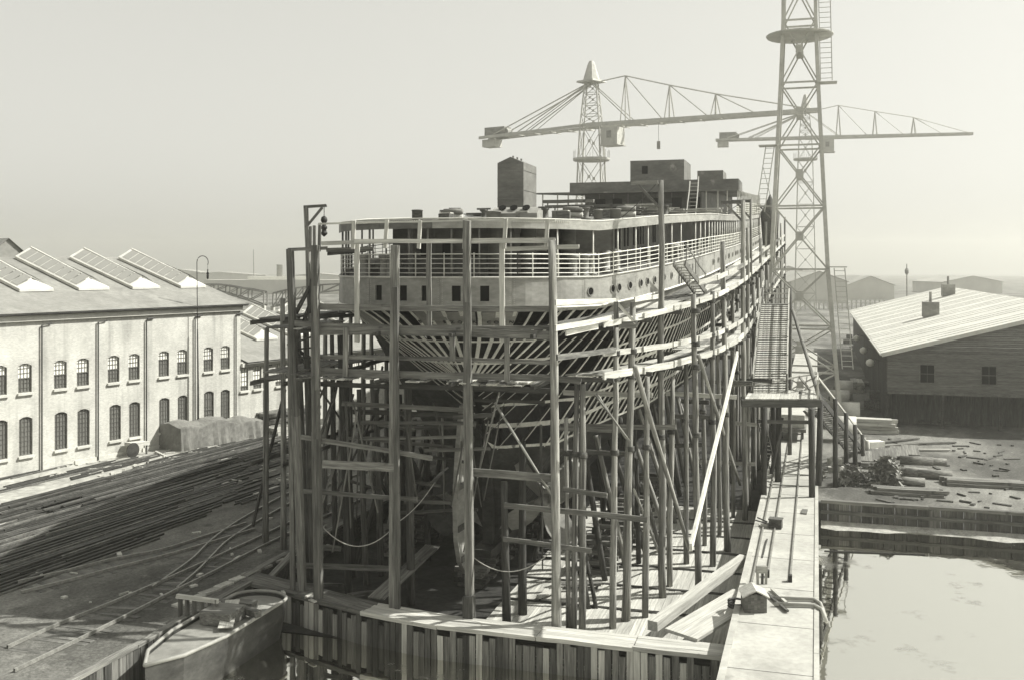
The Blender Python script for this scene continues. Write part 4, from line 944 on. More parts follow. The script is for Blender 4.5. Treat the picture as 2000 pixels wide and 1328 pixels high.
def roof_light(parent, k, m0, m1, z0, slope, hw=1.35, h=.75):
    zz = lambda m: z0 + slope * m
    o = MB(); pr = [(-hw, .05), (-hw, .25), (0, h + .25), (hw, .25), (hw, .05)]
    e = .7
    for a, b in zip(pr, pr[1:]): o.quad(fp(k + a[0], m0 + (e if a[1] > .3 else 0), zz(m0) + a[1]), fp(k + a[0], m1, zz(m1) + a[1]), fp(k + b[0], m1, zz(m1) + b[1]), fp(k + b[0], m0 + (e if b[1] > .3 else 0), zz(m0) + b[1]))
    o.quad(*[fp(k + a, m0 + (e if b > .3 else 0), zz(m0) + b) for a, b in reversed(pr)])
    L_ = o.build("skylight", "trim_white", parent)
    n = 8
    for sg in (-1, 1):
        for i in range(n):
            a, b = m0 + e * .6 + (m1 - m0 - e) * i / n + .04, m0 + e * .6 + (m1 - m0 - e) * (i + 1) / n - .04
            q = []
            for mm, f in ((a, .1), (b, .1), (b, .9), (a, .9)): q.append(fp(k + sg * hw * (1 - f), mm, zz(mm) + .25 + h * f + .03))
            MB().quad(*q).build("pane", "pane_roof", L_)
    MB().beam(fp(k, m0 + e, zz(m0) + h + .29), fp(k, m1, zz(m1) + h + .25), .12, .08).build("ridge_bar", "trim_white", L_)
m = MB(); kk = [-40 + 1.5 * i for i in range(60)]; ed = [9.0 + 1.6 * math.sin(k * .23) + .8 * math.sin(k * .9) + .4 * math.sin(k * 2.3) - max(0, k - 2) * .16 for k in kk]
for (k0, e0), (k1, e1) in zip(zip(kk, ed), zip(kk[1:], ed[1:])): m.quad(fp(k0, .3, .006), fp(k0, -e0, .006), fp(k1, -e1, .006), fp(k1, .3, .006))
struct(m.build("sunlit_tone_apron", "sunlit_sand_tone"))  # pale sheet; the sunlit strip's brightness is put into its colour
ws = thing("workshop", "tall pale brick workshop with slate roof, long skylights and two rows of arched windows", "building", fp(0))
EV, SLP, KL, KR = 10.8, .306, -30.0, 9.4
upx, lpx = (222, 262, 320, 356, 407, 440), (225, 263, 321, 357, 440)
uk = [k_at(p) for p in upx]; lk = [k_at(p) for p in lpx]; dk = k_at(408)
per = (uk[4] - uk[2])
for j in range(1, 6): uk += [uk[2] - per * j - per, uk[3] - per * j - per]; lk += [lk[2] - per * j - per, lk[3] - per * j - per]
hw = .5
H = [(k - hw, k + hw, 5.5, 7.45) for k in uk] + [(k - hw, k + hw, 1.25, 3.85) for k in lk] + [(dk - .52, dk + .52, .15, 3.9)]
wall_holes("wall", KL, KR, 0, EV, H, "brick_pale", ws)
for k in uk: window(ws, k - hw, k + hw, 5.5, 7.45, 6.45 if random.random() < .7 else 6.8, 6, 4)
for k in lk: window(ws, k - hw, k + hw, 1.25, 3.85, None, 8, 4, white=False)
window(ws, dk - .52, dk + .52, .15, 3.9, 2.4, 6, 4, white=False, door=True)
m = MB().quad(fp(KR, 0, 0), fp(KR, 24.8, 0), fp(KR, 24.8, EV), fp(KR, 12.4, EV + SLP * 12.4), fp(KR, 0, EV)).quad(fp(KL, 24.8, 0), fp(KL, 0, 0), fp(KL, 0, EV), fp(KL, 12.4, EV + SLP * 12.4), fp(KL, 24.8, EV)); m.build("gable_wall", "brick_pale", ws)
rf = MB()
for sg in (0, 1):
    mm = lambda q: 12.4 - q if sg == 0 else 12.4 + q
    p = [fp(KL - .3, mm(0), EV + SLP * 12.4 + .18), fp(KR + .35, mm(0), EV + SLP * 12.4 + .18), fp(KR + .35, mm(12.9), EV - .15 + .18), fp(KL - .3, mm(12.9), EV - .15 + .18)]
    rf.quad(*p); rf.quad(*[q - Vector((0, 0, .16)) for q in reversed(p)])
    rf.quad(p[1], p[1] - Vector((0, 0, .16)), p[2] - Vector((0, 0, .16)), p[2])
roof = rf.build("roof", "slate_roof", ws)
MB().beam(fp(KL, -.12, EV - .28), fp(KR + .05, -.12, EV - .28), .24, .5).build("cornice", "trim_white", ws)
MB().beam(fp(KL - .3, -.48, EV - .02), fp(KR + .4, -.48, EV - .02), .16, .12).build("gutter", "steel_dark", ws)
for k in (7.68, 2.85, -2.0, -6.8): roof_light(ws, k, 3.7, 11.6, EV + .18, SLP)
for px in (284, 379, 459): 
    k = k_at(px); MB().tube([fp(k + .75, -.12, EV - .75), fp(k + .1, -.12, EV - .8), fp(k, -.12, EV - 1.0), fp(k, -.12, .05)], .055, 6).build("drainpipe", "steel_dark", ws)
for k in (uk[2] - per - 1.5, uk[2] - 2 * per - 1.5): MB().tube([fp(k + .75, -.12, EV - .75), fp(k, -.12, EV - .85), fp(k, -.12, .05)], .055, 6).build("drainpipe", "steel_dark", ws)
for k in (-1.4, 4.4): MB().beam(fp(k - 5, -.04, .15), fp(k, -.04, .15), .1, .3).build("plinth", "trim_white", ws)
# monitor gable at the far left of the roof
m = MB(); q = [(-1.9, 0), (0, 1.5), (1.9, 0)]
for a, b in zip(q, q[1:]): m.quad(fp(-3.6 + a[0], 12.0, 14.7 + a[1]), fp(-3.6 + a[0], 19, 14.7 + a[1]), fp(-3.6 + b[0], 19, 14.7 + b[1]), fp(-3.6 + b[0], 12.0, 14.7 + b[1]))
m.quad(*[fp(-3.6 + a, 12.2, 14.7 + b) for a, b in q]); m.build("roof_monitor", "slate_roof", ws)
# lower workshop
lw = thing("low_workshop", "lower brick workshop with bright arched windows beside the tall one", "building", fp(14))
E2, K2 = 5.96, 46
wpx = [477, 503, 546, 573]; wk = [k_at(p) for p in wpx]; st_ = wk[3] - wk[2]
wk += [wk[3] + 2.6 * (i + 1) + (i // 2) * .9 for i in range(7)]
H = [(k - .48, k + .48, 3.55, 5.5) for k in wk]
wall_holes("wall", KR + .02, K2, 0, E2, H, "brick_pale", lw, m0=.02)
for k in wk: window(lw, k - .48, k + .48, 3.55, 5.5, 3.9 if random.random() < .5 else None, 5, 3)
rf = MB(); p = [fp(KR + .4, 11, E2 + SLP * 11 + .12), fp(K2 + .3, 11, E2 + SLP * 11 + .12), fp(K2 + .3, -.45, E2 - .02), fp(KR + .4, -.45, E2 - .02)]
rf.quad(*p); rf.quad(*[v - Vector((0, 0, .14)) for v in reversed(p)]); p = [fp(K2 + .3, 11, E2 + SLP * 11 + .12), fp(KR + .4, 11, E2 + SLP * 11 + .12), fp(KR + .4, 22, E2), fp(K2 + .3, 22, E2)]; rf.quad(*p)
rf.build("roof", "slate_roof", lw)
MB().beam(fp(KR + .05, -.1, E2 - .26), fp(K2, -.1, E2 - .26), .22, .32).build("cornice", "trim_white", lw)
MB().quad(fp(K2, 0, 0), fp(K2, 22, 0), fp(K2, 22, E2), fp(K2, 11, E2 + SLP * 11), fp(K2, 0, E2)).build("gable_wall", "brick_pale", lw)
for k in (11.6, 16.3, 21.0, 25.8, 30.6, 35.4): roof_light(lw, k, 3.7, 10.3, E2 + .12, SLP)
for px in (517, 521): k = k_at(px); MB().tube([fp(k + .5, -.12, E2 - .5), fp(k, -.12, E2 - .6), fp(k, -.12, .05)], .05, 6).build("drainpipe", "steel_dark", lw)
# swan-neck lamp standard
ls = thing("lamp_standard", "slender iron swan-neck lamp standard rising in front of the brick workshop", "street lamp", fp(k_at(386, -.6), -.6))
b = fp(k_at(387, -.6), -.6); tp = Vector((b.x - .1, b.y, 14.3)); pts = [b, Vector((b.x, b.y, 4)), Vector((b.x - .05, b.y, 9)), tp]
MB().tube(pts[:3], .09, 8, .06).build("post", "steel_dark", ls, True); hk = [pts[2], tp] + [Vector((tp.x + .45 - .45 * math.cos(R(q)), tp.y, tp.z + .5 * math.sin(R(q)))) for q in range(25, 215, 20)]
MB().tube(hk, .035, 6).build("swan_neck", "steel_dark", ls, True); e = hk[-1]
MB().tube([e, e - Vector((0, 0, .35))], .012, 5).build("chain", "steel_dark", ls); MB().lathe(e - Vector((0, 0, 1.15)), [(.03, 0), (.09, .1), (.1, .35), (.07, .4), (.12, .45), (.05, .6), (.05, .8)], 10).build("lamp_head", "black_iron", ls, True)
# tarpaulin-covered stack
A, B = G(352, 882), G(516, 852); dd = (B - A).normalized(); nn = Vector((-dd.y, dd.x, 0)); ln = (B - A).length; m = MB(); NX, NY = 46, 26
hgt = lambda x: 1.75 + .12 * math.sin(x * 2.1) - (.35 if x > ln * .62 else 0)
prof = [(-.25, 0), (-.12, .5), (-.02, 1.0), (.05, 1.0), (1.3, 1.18), (2.5, 1.0), (2.6, .5), (2.7, 0)]
for i in range(NX + 1):
    x = ln * (max(0, min(1, (i - .85) / (NX - 1.7)))); end = min(1, min(i, NX - i) / 1.5)
    for j in range(NY + 1):
        q = j / NY * (len(prof) - 1); a, b = prof[int(q)], prof[min(len(prof) - 1, int(q) + 1)]; f = q - int(q)
        y, z = a[0] + (b[0] - a[0]) * f, (a[1] + (b[1] - a[1]) * f) * hgt(x)
        drop = 1 - z / 2.2
        y += math.sin(x * 5.3 + math.sin(x * 1.7) * 2) * .09 * max(0, drop) * (1 if y < 1.2 else -1) + random.uniform(-.02, .02)
        z = z * (0.02 if i in (0, NX) else 1) + random.uniform(-.02, .02) - .06 * math.sin(x * 1.3 + y * 2)
        xx = x + (.35 if i == 0 else -.35 if i == NX else 0) * -.3
        p = A + dd * xx + nn * y; p.z = max(.02, z); m.v.append(p)
for i in range(NX):
    for j in range(NY): a = i * (NY + 1) + j; m.f.append((a, a + NY + 1, a + NY + 2, a + 1))
tag(m.build("covered_stack", "canvas", None, False), "long stack covered with a grey creased tarpaulin in front of the workshop door", "tarpaulin")
# handcart left of it, trestles and timber right of it
hc = thing("handcart", "small wooden handcart leaning by the workshop wall at the left", "cart", G(268, 888))
c = G(268, 888); beam("bed", c + FD * -.8 + Vector((0, 0, .9)), c + FD * .8 + Vector((0, 0, .8)), .9, .25, "plank_pale", hc)
for sg in (-1, 1): beam("leg", c + FD * .6 * sg + FN * .3, c + FD * .6 * sg + FN * .3 + Vector((0, 0, .8)), .1, .1, "plank_old", hc)
wv = c + FN * .6 - FD * .9 + Vector((0, 0, .55)); MB().tube([wv, wv + FN * .08], .55, 16).build("wheel", "steel_dark", hc)
def stack(name, label, c, dirn, ln, rows, cols, wd, hh, ma, cat="timber", group=None, jit=.25):
    o = thing(name, label, cat, c, group); side = Vector((-dirn.y, dirn.x, 0))
    for r_ in range(rows):
        for q in range(cols - (r_ % 2)):
            e = random.uniform(-jit, jit); a = c + dirn * (-ln / 2 + e) + side * ((q - cols / 2 + .5 * (r_ % 2)) * wd * 1.08) + Vector((0, 0, hh * (r_ + .55)))
            beam("board" if ma != "steel_rust" else "bar", a, a + dirn * (ln + random.uniform(-jit, jit)), wd, hh * .9, ma, o)
    return o
stack("timber_stack", "stack of sawn baulks and boards against the low workshop wall", G(560, 832), FD, 6.5, 5, 5, .32, .3, "plank_old")
stack("timber_stack", "small pile of pale squared blocks beside the tarpaulin", G(545, 845), FD, 2.5, 2, 6, .35, .3, "stone", group=None)
tr = thing("trestle_table", "rough plank trestle table with end frames at the low workshop", "table", G(545, 822))
c = G(545, 818); beam("top", c - FD * 3 + Vector((0, 0, 1.0)), c + FD * 5 + Vector((0, 0, 1.0)), .9, .14, "plank_pale", tr)
for q in (-2.5, 0, 2.5, 4.5):
    for sg in (-1, 1): beam("leg", c + FD * q + FN * .4 * sg, c + FD * q + FN * .4 * sg + Vector((0, 0, 1.9 if q < 4 else 1)), .1, .1, "plank_old", tr, up=FD)
    beam("head_rail", c + FD * q - FN * .5 + Vector((0, 0, 1.85 if q < 4 else .9)), c + FD * q + FN * .5 + Vector((0, 0, 1.85 if q < 4 else .9)), .08, .1, "plank_old", tr)
rk = thing("slatted_rack", "dark slatted rack leaning against the end of the covered stack", "rack", G(487, 835))
for i in range(7): p = G(478 + 3 * i, 838); p.z = 1.6; beam("slat", p, p + FD * 1.3 + Vector((0, 0, 1.3 - .17 * i)), .08, .08, "steel_dark", rk)
# ---- railway tracks laid in the yard
def cat(p, n=8):
    r = []; p = [p[0]] + p + [p[-1]]
    for a, b, c, d in zip(p, p[1:], p[2:], p[3:]):
        for i in range(n):
            t = i / n; r.append(.5 * ((2 * b) + (c - a) * t + (2 * a - 5 * b + 4 * c - d) * t * t + (3 * b - a - 3 * c + d) * t ** 3))
    return r + [p[-2]]
def rail_mesh(pts, name, parent, z=.0, ma="rail_steel", h=.13, wd=.075):
    m = MB()
    for a, b in zip(pts, pts[1:]):
        d = (b - a).normalized(); s_ = Vector((-d.y, d.x, 0)) * wd / 2
        q = [a - s_, a + s_, b + s_, b - s_]; up = Vector((0, 0, h)); zz = Vector((0, 0, z))
        m.quad(*[v + zz + up for v in q]); m.quad(q[0] + zz, q[0] + zz + up, q[3] + zz + up, q[3] + zz); m.quad(q[1] + zz, q[2] + zz, q[2] + zz + up, q[1] + zz + up)
    return m.build(name, ma, parent)
def track(label, ra, rb, n_sl):
    ra = cat([G(200 + .3313 * x, 780 + .3313 * y) for x, y in ra]); rb = cat([G(200 + .3313 * x, 780 + .3313 * y) for x, y in rb])
    o = thing("railway_track", label, "track", ra[0], "railway tracks in the yard")
    rail_mesh(ra, "rail", o, .02); rail_mesh(rb, "rail", o, .02)
    for i in range(n_sl):
        k = int(i * (len(ra) - 1) / n_sl); a = ra[k]; b = min(rb, key=lambda q: (q - a).length); d = (b - a).normalized()
        beam("sleeper", a - d * .5 + Vector((0, 0, -.058)), b + d * .5 + Vector((0, 0, -.058)), .24, .13, "steel_rust", o)
track("nearest straight track beside the slip coping", [(-560, 1470), (-250, 1330), (60, 1205), (350, 1080), (650, 945), (900, 830), (1160, 705), (1400, 600), (1800, 420)], [(-520, 1610), (-200, 1455), (110, 1300), (450, 1125), (660, 1022), (900, 895), (1150, 772), (1400, 655), (1800, 465)], 46)
track("branching track that curves away from the straight one towards the ship", [(290, 1118), (420, 1030), (540, 940), (650, 832), (820, 712), (1090, 562), (1300, 470), (1700, 330)], [(440, 1122), (560, 1020), (650, 928), (740, 840), (900, 735), (1150, 595), (1350, 505), (1750, 365)], 34)
track("faint upper track leaving towards the left edge", [(-500, 1085), (-200, 1015), (60, 950), (350, 893), (600, 815), (850, 735)], [(-480, 1145), (-180, 1070), (80, 1000), (380, 925), (640, 850), (900, 770)], 26)
# ---- piles of rolled steel sections
VPX = 1795
def steel_pile(label, x0, y0, x1, rows, n, group="steel sections piled in the yard"):
    a = G(x0, y0); y1 = y0 + (HY - y0) * (x1 - x0) / (VPX - x0); b = G(x1, y1); d = (b - a); ln = d.length; d.normalize(); side = Vector((-d.y, d.x, 0))
    o = thing("steel_pile", label, "steel bars", a, group)
    for r_ in range(rows):
        for i in range(n - r_):
            e0, e1 = random.uniform(0, .25) * ln, random.uniform(.7, 1.0) * ln; w_ = random.uniform(.07, .17)
            p = a + side * (i * .36 + random.uniform(-.08, .08) + .2 * r_) + Vector((0, 0, .06 + .1 * r_))
            beam("bar", p + d * e0, p + d * e1 + side * random.uniform(-.15, .15), w_, .09, random.choice(("steel_rust", "steel_dark", "steel_dark")), o)
steel_pile("broad dark pile of rolled steel bars nearest the tracks at left", -60, 1085, 420, 2, 8)
steel_pile("long dark pile of steel bars in the middle of the yard", 120, 1010, 520, 3, 9)
steel_pile("low spread of steel bars just beyond the middle pile", 180, 968, 600, 2, 9)
steel_pile("rusty bars lying in the sunlit strip towards the workshops", 215, 935, 420, 1, 3)
steel_pile("bars lying across the sunlit ground at the left edge", -90, 985, 330, 1, 4)
steel_pile("steel bars behind the corner posts of the staging", 470, 915, 690, 2, 9)
steel_pile("bars near the tarpaulin, half in shadow", 395, 895, 600, 1, 3)
for i_, (x0, y0, x1) in enumerate(((-40, 1045, 330), (60, 1062, 470), (200, 1040, 560), (20, 1015, 300), (300, 985, 610), (-60, 955, 250), (330, 955, 640), (250, 920, 520), (380, 935, 660), (130, 940, 330))):
    steel_pile(("dark bars ending at the left margin below the sunlit strip", "dark bars lying closest above the faint upper track", "bars piled where the branching track begins", "bars laid in the shadow's left part", "bars in deep shadow near the corner posts", "bars crossing the light ground at the far left", "bars just behind the leftmost staging poles", "thin bars on the bright ground in front of the tarpaulin", "bars running behind the port staging", "lone spread of rusty bars on the pale ground")[i_], x0, y0, x1, 1 + i_ % 2 if y0 > 960 else 1, 7 + i_ % 4 if y0 > 960 else 3)
steel_pile("short rusty bars right of the branching track", 460, 990, 600, 1, 5)
for i_, (y2, x0, x1) in enumerate(((1084, -150, 330), (1072, 40, 420), (1060, -100, 470), (1048, 120, 540), (1036, -140, 400), (1024, 60, 500), (1010, -60, 450), (1000, 150, 580))):
    steel_pile("%s row of long dark bars counted from the faint upper track towards the workshops" % ("first", "second", "third", "fourth", "fifth", "sixth", "seventh", "eighth")[i_], x0, HY + (y2 - HY) * (VPX - x0) / (VPX - 220), x1, 1 + (i_ % 3 == 1), 5)
# loose scrap scattered over the yard
m = MB()
for i in range(420):
    px, py = random.uniform(60, 640), random.uniform(868, 1150)**1.0
    if random.random() < (py - 880) / 90: continue
    p = G(px, py); q = random.uniform(0, 3.14) if random.random() < .5 else random.gauss(1.03, .15); l_ = random.uniform(.15, 1.3) if random.random() < .7 else random.uniform(1.5, 3.5)
    m.boxm(Matrix.Translation(p + Vector((0, 0, .05))) @ Matrix.Rotation(q, 4, 'Z') @ Matrix.Rotation(random.uniform(-.05, .05), 4, 'Y'), l_, random.uniform(.06, .22), random.uniform(.04, .12))
o = m.build("scattered_scrap", "plank_pale"); o["kind"] = "stuff"
m = MB()
for i in range(150):
    p = G(random.uniform(60, 640), random.uniform(868, 940) if i < 120 else random.uniform(1000, 1180)); m.boxm(Matrix.Translation(p + Vector((0, 0, .04))) @ Matrix.Rotation(random.uniform(0, 3), 4, 'Z'), random.uniform(.08, .6), random.uniform(.06, .25), random.uniform(.05, .12))
o = m.build("scattered_rubble", "stone"); o["kind"] = "stuff"
# stone kerb blocks beside the straight track
kb = [(370, 1185, 35), (440, 1140, 30), (500, 1110, 30), (560, 1078, 28)]
for i in range(9):
    p = G(356 + 27 * i, 1180 - 12.2 * i); tag(MB().boxm(Matrix.Translation(p + Vector((0, 0, .03))) @ Matrix.Rotation(R(58) + random.uniform(-.15, .15), 4, 'Z'), random.uniform(.5, 1.1), .42, .1).build("kerb_stone", "stone"), "flat kerb stone beside the nearest track, %s from the near end of its row" % ("first", "second", "third", "fourth", "fifth", "sixth", "seventh", "eighth", "ninth")[i], "stone", "kerb stones beside the track")
# ---- boat moored in front of the dam
bt = thing("work_boat", "broad grey decked work boat with a rounded stern lying in front of the dam", "boat", ST(-5, -6.6, Z_WATER))
def bo(q, z, sc=1.0):
    pts = []
    for i in range(13):
        an = R(180 * i / 12); pts.append(ST(-2.75 + .95 * math.sin(an) * sc - (1 - sc), -6.5 - 1.2 * math.cos(an) * sc, z))
    e = [ST(-7.0, -6.5 - 1.15 * sc, z), ST(-9.0, -6.5 - .75 * sc, z), ST(-10.2 + (1 - sc), -6.5, z), ST(-9.0, -6.5 + .75 * sc, z), ST(-7.0, -6.5 + 1.15 * sc, z)]
    return [e[2], e[1], e[0]] + pts + [e[4], e[3], e[2]]
g0, g1, g2 = bo(0, .28), bo(0, -.5, .96), bo(0, -1.5, .82); m = MB()
for A_, B_ in ((g0, g1), (g1, g2)):
    for i in range(len(A_) - 1): m.quad(A_[i], A_[i + 1], B_[i + 1], B_[i])
m.build("hull", "steel_dark", bt, True); MB().quad(*bo(0, .12, .95)).build("deck", "steel_plate", bt); MB().tube(bo(0, .28), .07, 6).build("gunwale", "steel_plate", bt, True)
MB().boxm(Matrix.Translation(ST(-3.6, -6.6, .27)) @ Matrix.Rotation(-TH, 4, 'Z'), .9, .5, .3).build("hatch", "plank_old", bt); MB().boxm(Matrix.Translation(ST(-5.2, -6.6, .4)) @ Matrix.Rotation(-TH, 4, 'Z'), 1.3, 1.2, .5).build("cabin_top", "plank_old", bt)
fr = thing("stake_barrier", "broken timber barrier of short posts on the bank left of the boat", "frame", G(370, 1200))
for i in range(6): p = G(352 + 14 * i, 1205 + 2 * i); beam("stake", p, p + Vector((0, 0, .8 + .1 * (i % 2))), .16, .1, "plank_old", fr, up=FN)
a, b = G(345, 1205), G(425, 1216); a.z = b.z = .85; beam("rail", a, b, .12, .16, "plank_pale", fr)
tag(beam("dumped_plank", G(440, 1225, .3), G(455, 1172, .55), .55, .06, "plank_pale"), "short pale plank propped on end by the boat", "plank")
tag(beam("dumped_baulk", G(430, 1175, .2), G(505, 1198, .45), .3, .25, "plank_old"), "weathered baulk lying across the boat's side", "timber")
# ---- background left: truss bridge, shed, moored steamer, far shore
br = thing("truss_bridge", "iron truss bridge with two sloping spans behind the low workshop", "bridge", W(530, 700, 150))
Yb = 150
for top_, bot_ in (([(395, 556), (418, 556), (441, 558), (463, 562), (485, 565), (515, 571)], [(395, 564), (418, 568), (441, 574), (463, 580), (485, 587), (515, 598)]), ([(533, 573), (552, 568), (572, 564), (592, 561), (625, 557), (664, 555)], [(533, 600), (552, 594), (572, 587), (592, 580), (625, 572), (664, 567)])):
    for dy in (0, 2.2):
        T_, B_ = [W(x, y, Yb) + Vector((0, dy, 0)) for x, y in top_], [W(x, y, Yb) + Vector((0, dy, 0)) for x, y in bot_]
        for L_ in (T_, B_):
            for a, b in zip(L_, L_[1:]): beam("chord", a, b, .18, .2, "steel_plate", br, rough=0)
        for i, (a, b) in enumerate(zip(T_, B_)):
            beam("upright", b, a, .14, .14, "steel_plate", br, rough=0)
            if i < len(T_) - 1: beam("diagonal", (b if i % 1 == 0 else a), T_[i + 1], .1, .12, "steel_plate", br, rough=0)
for px in (515, 533): beam("pier", W(px, 706, Yb + 1), W(px, 598, Yb + 1), .5, .5, "far_wall", br, up=U)
gs = thing("gabled_shed", "small grey gabled shed between the low workshop and the staging", "building", W(560, 700, 128))
def gable(o, cx, y0, y1, hw_, ze, zr, wallm="far_wall", roofm="far_roof", hip=0):
    p = lambda x, y, z: Vector((cx + x, y, z))
    MB().quad(p(-hw_, y0, 0), p(hw_, y0, 0), p(hw_, y0, ze), p(0, y0, zr), p(-hw_, y0, ze)).quad(p(-hw_, y1, 0), p(-hw_, y0, 0), p(-hw_, y0, ze), p(-hw_, y1, ze)).quad(p(hw_, y0, 0), p(hw_, y1, 0), p(hw_, y1, ze), p(hw_, y0, ze)).build("wall", wallm, o)
    e = hw_ * 1.08; ds = (zr - ze) * .08
    MB().quad(p(-e, y0 - .4, ze - ds + .1), p(0, y0 - .4, zr + .1), p(0, y1, zr + .1), p(-e, y1, ze - ds + .1)).quad(p(0, y0 - .4, zr + .1), p(e, y0 - .4, ze - ds + .1), p(e, y1, ze - ds + .1), p(0, y1, zr + .1)).build("roof", roofm, o)
gable(gs, (553 - CX) / F * 128, 128, 142, 4.2, 5.0, 7.6); MB().beam(W(522, 632, 127.8), W(553, 612, 127.8), .1, .35).build("barge_board", "steel_house", gs); MB().beam(W(553, 612, 127.8), W(585, 630, 127.8), .1, .35).build("barge_board", "steel_house", gs)
fs = thing("far_steamer", "pale distant steamer with one tall dark funnel across the harbour", "ship", W(560, 570, 520))
Yf = 520; p = lambda x, y: W(x, y, Yf)
MB().boxm(Matrix.Translation(p(540, 560)), 70, 12, 7).build("hull", "far_wall", fs); MB().boxm(Matrix.Translation(p(545, 548)), 30, 8, 4).build("deckhouse", "white_paint", fs)
fnl = MB().lathe(p(546, 546), [(1.5, 0), (1.5, 7.2), (1.6, 7.2), (1.6, 7.5)], 14).build("funnel", "steel_plate", fs, True)
for px, y0 in ((496, 488), (605, 510)): MB().tube([p(px, 552), p(px - 1, y0)], .3, 5, .15).build("mast", "steel_plate", fs)
for i, (px, Yd, wd, hh, lab) in enumerate(((430, 840, 60, 9, "long faint warehouse on the far shore at left"), (350, 900, 40, 11, "pale block with a taller middle on the far shore"), (250, 860, 50, 9, "low hazy warehouse beyond the workshop roof"), (90, 820, 60, 10, "hazy warehouse at the left edge of the far shore"), (620, 700, 50, 9, "low hazy shed on the far shore behind the corner posts"))):
    o = thing("far_warehouse", lab, "building", W(px, 560, Yd)); gable(o, (px - CX) / F * Yd, Yd, Yd + 30, wd / 2, hh * .75, hh)
for px, Yd in ((735, 600), (800, 640), (480, 560)):
    pass

# ================================================================ QUAY, GANGWAY, RIGHT BANK
def qbeam(name, s0, t0, z0, s1, t1, z1, w_, h_, ma, parent): return beam(name, ST(s0, t0, z0), ST(s1, t1, z1), w_, h_, ma, parent, rough=.004)
trk = thing("quay_track", "three steel rails let into the pale concrete quay", "track", ST(3, 13.8, Z_QUAY))
for t, s0 in ((13.08, 2.6), (13.66, 4.6), (14.6, 4.2)):
    rail_mesh([ST(s0 + 6 * i, t, Z_QUAY) for i in range(15)], "rail", trk, .004, h=.1, wd=.07)
for s, t in ((4.5, 13.66), (4.1, 14.6)): MB().boxm(Matrix.Translation(ST(s, t, Z_QUAY + .14)) @ Matrix.Rotation(-TH, 4, 'Z'), .16, .26, .28).build("buffer_stop", "black_iron", trk)
for s in (23.5, 27, 31): qbeam("tie_bar", s, 12.9, Z_QUAY + .03, s, 15.6, Z_QUAY + .03, .07, .05, "rail_steel", trk)
for k in range(12): MB().boxm(Matrix.Translation(ST(-6 + 4.5 * k, 14.2, Z_QUAY + .003)) @ Matrix.Rotation(-TH, 4, 'Z'), 2.75, .025, .006).build("joint", "plank_tar", quay)
# switch rod, plank, small chest on the quay
tag(beam("iron_bar", ST(7.3, 13.3, Z_QUAY + .04), ST(10.6, 13.35, Z_QUAY + .04), .05, .05, "steel_dark"), "thin iron bar lying along the left rail of the quay", "bar")
c = G(1571, 1000, Z_QUAY); tag(MB().boxm(Matrix.Translation(c + Vector((0, 0, .04))) @ Matrix.Rotation(-TH - .05, 4, 'Z'), .3, 1.0, .06).build("short_board", "plank_old"), "short grey board lying alone on the bright quay", "plank")
c = G(1511, 1030, Z_QUAY); ch = thing("tool_chest", "dark squat chest with a pale lid standing on the quay rails", "chest", c)
Mq = Matrix.Translation(c) @ Matrix.Rotation(-TH - .12, 4, 'Z')
MB().boxm(Mq @ Matrix.Translation((.1, 0, .22)), .62, .5, .42).build("body", "plank_tar", ch); MB().boxm(Mq @ Matrix.Translation((.1, .05, .46)), .68, .56, .06).build("lid", "plank_old", ch); MB().boxm(Mq @ Matrix.Translation((-.45, .1, .1)), .36, .5, .18).build("tray", "plank_pale", ch)
for sg in (-1, 1): MB().tube([Mq @ Vector((-.35, .1 + .15 * sg, .2)), Mq @ Vector((-.9, .2 + .3 * sg, .32))], .04, 5).build("handle", "steel_dark", ch)
# roofed box at the quay's near end
hb = thing("roofed_box", "little gabled wooden box standing at the near left corner of the quay", "box", G(1476, 1196, Z_QUAY))
c = G(1476, 1196, Z_QUAY); Mq = Matrix.Translation(c) @ Matrix.Rotation(-.06, 4, 'Z'); v = lambda x, y, z: Mq @ Vector((x, y, z))
for k in range(7): MB().boxm(Mq @ Matrix.Translation((-.36 + .12 * k, -.02, .32)), .112, .03, .64 + (.10 - .04 * abs(k - 3)) * 1.4).build("board", "board_grey", hb)
MB().boxm(Mq @ Matrix.Translation((0, .45, .3)), .84, .88, .6).build("body", "board_grey", hb)
MB().quad(v(-.52, -.12, .62), v(0, -.12, .88), v(0, 1.0, .88), v(-.52, 1.0, .62)).quad(v(0, -.12, .88), v(.52, -.12, .62), v(.52, 1.0, .62), v(0, 1.0, .88)).quad(v(-.52, -.12, .57), v(0, -.12, .83), v(0, -.12, .88), v(-.52, -.12, .62)).quad(v(0, -.12, .83), v(.52, -.12, .57), v(.52, -.12, .62), v(0, -.12, .88)).build("roof", "plank_pale", hb)
sp = thing("lever_stand", "pale upright lever stand of two boards behind the little roofed box", "stand", G(1487, 1140, Z_QUAY))
for dx in (-7, 2, 9): p = G(1487 + dx, 1140, Z_QUAY); beam("upright", p, p + Vector((0, 0, .55 if dx else .6)), .11, .06, "plank_pale" if dx != 2 else "plank_tar", sp, up=U)
p = G(1487, 1140, Z_QUAY); beam("cap", p + Vector((-.22, 0, .62)), p + Vector((.22, 0, .62)), .2, .3, "plank_pale", sp)
pp = thing("bent_pipes", "pair of pale bent pipes across the near end of the quay", "pipe", G(1560, 1180, Z_QUAY))
for k in range(2): MB().tube([G(1512, 1172 + 12 * k, Z_QUAY) + Vector((0, 0, .1)), G(1590, 1174 + 12 * k, Z_QUAY) + Vector((0, 0, .1)), G(1602 + 3 * k, 1182 + 12 * k, Z_QUAY) + Vector((0, 0, .1)), G(1612 + 3 * k, 1205 + 12 * k, Z_QUAY - .3) + Vector((0, 0, .05))], .075, 8).build("pipe", "concrete", pp, True)
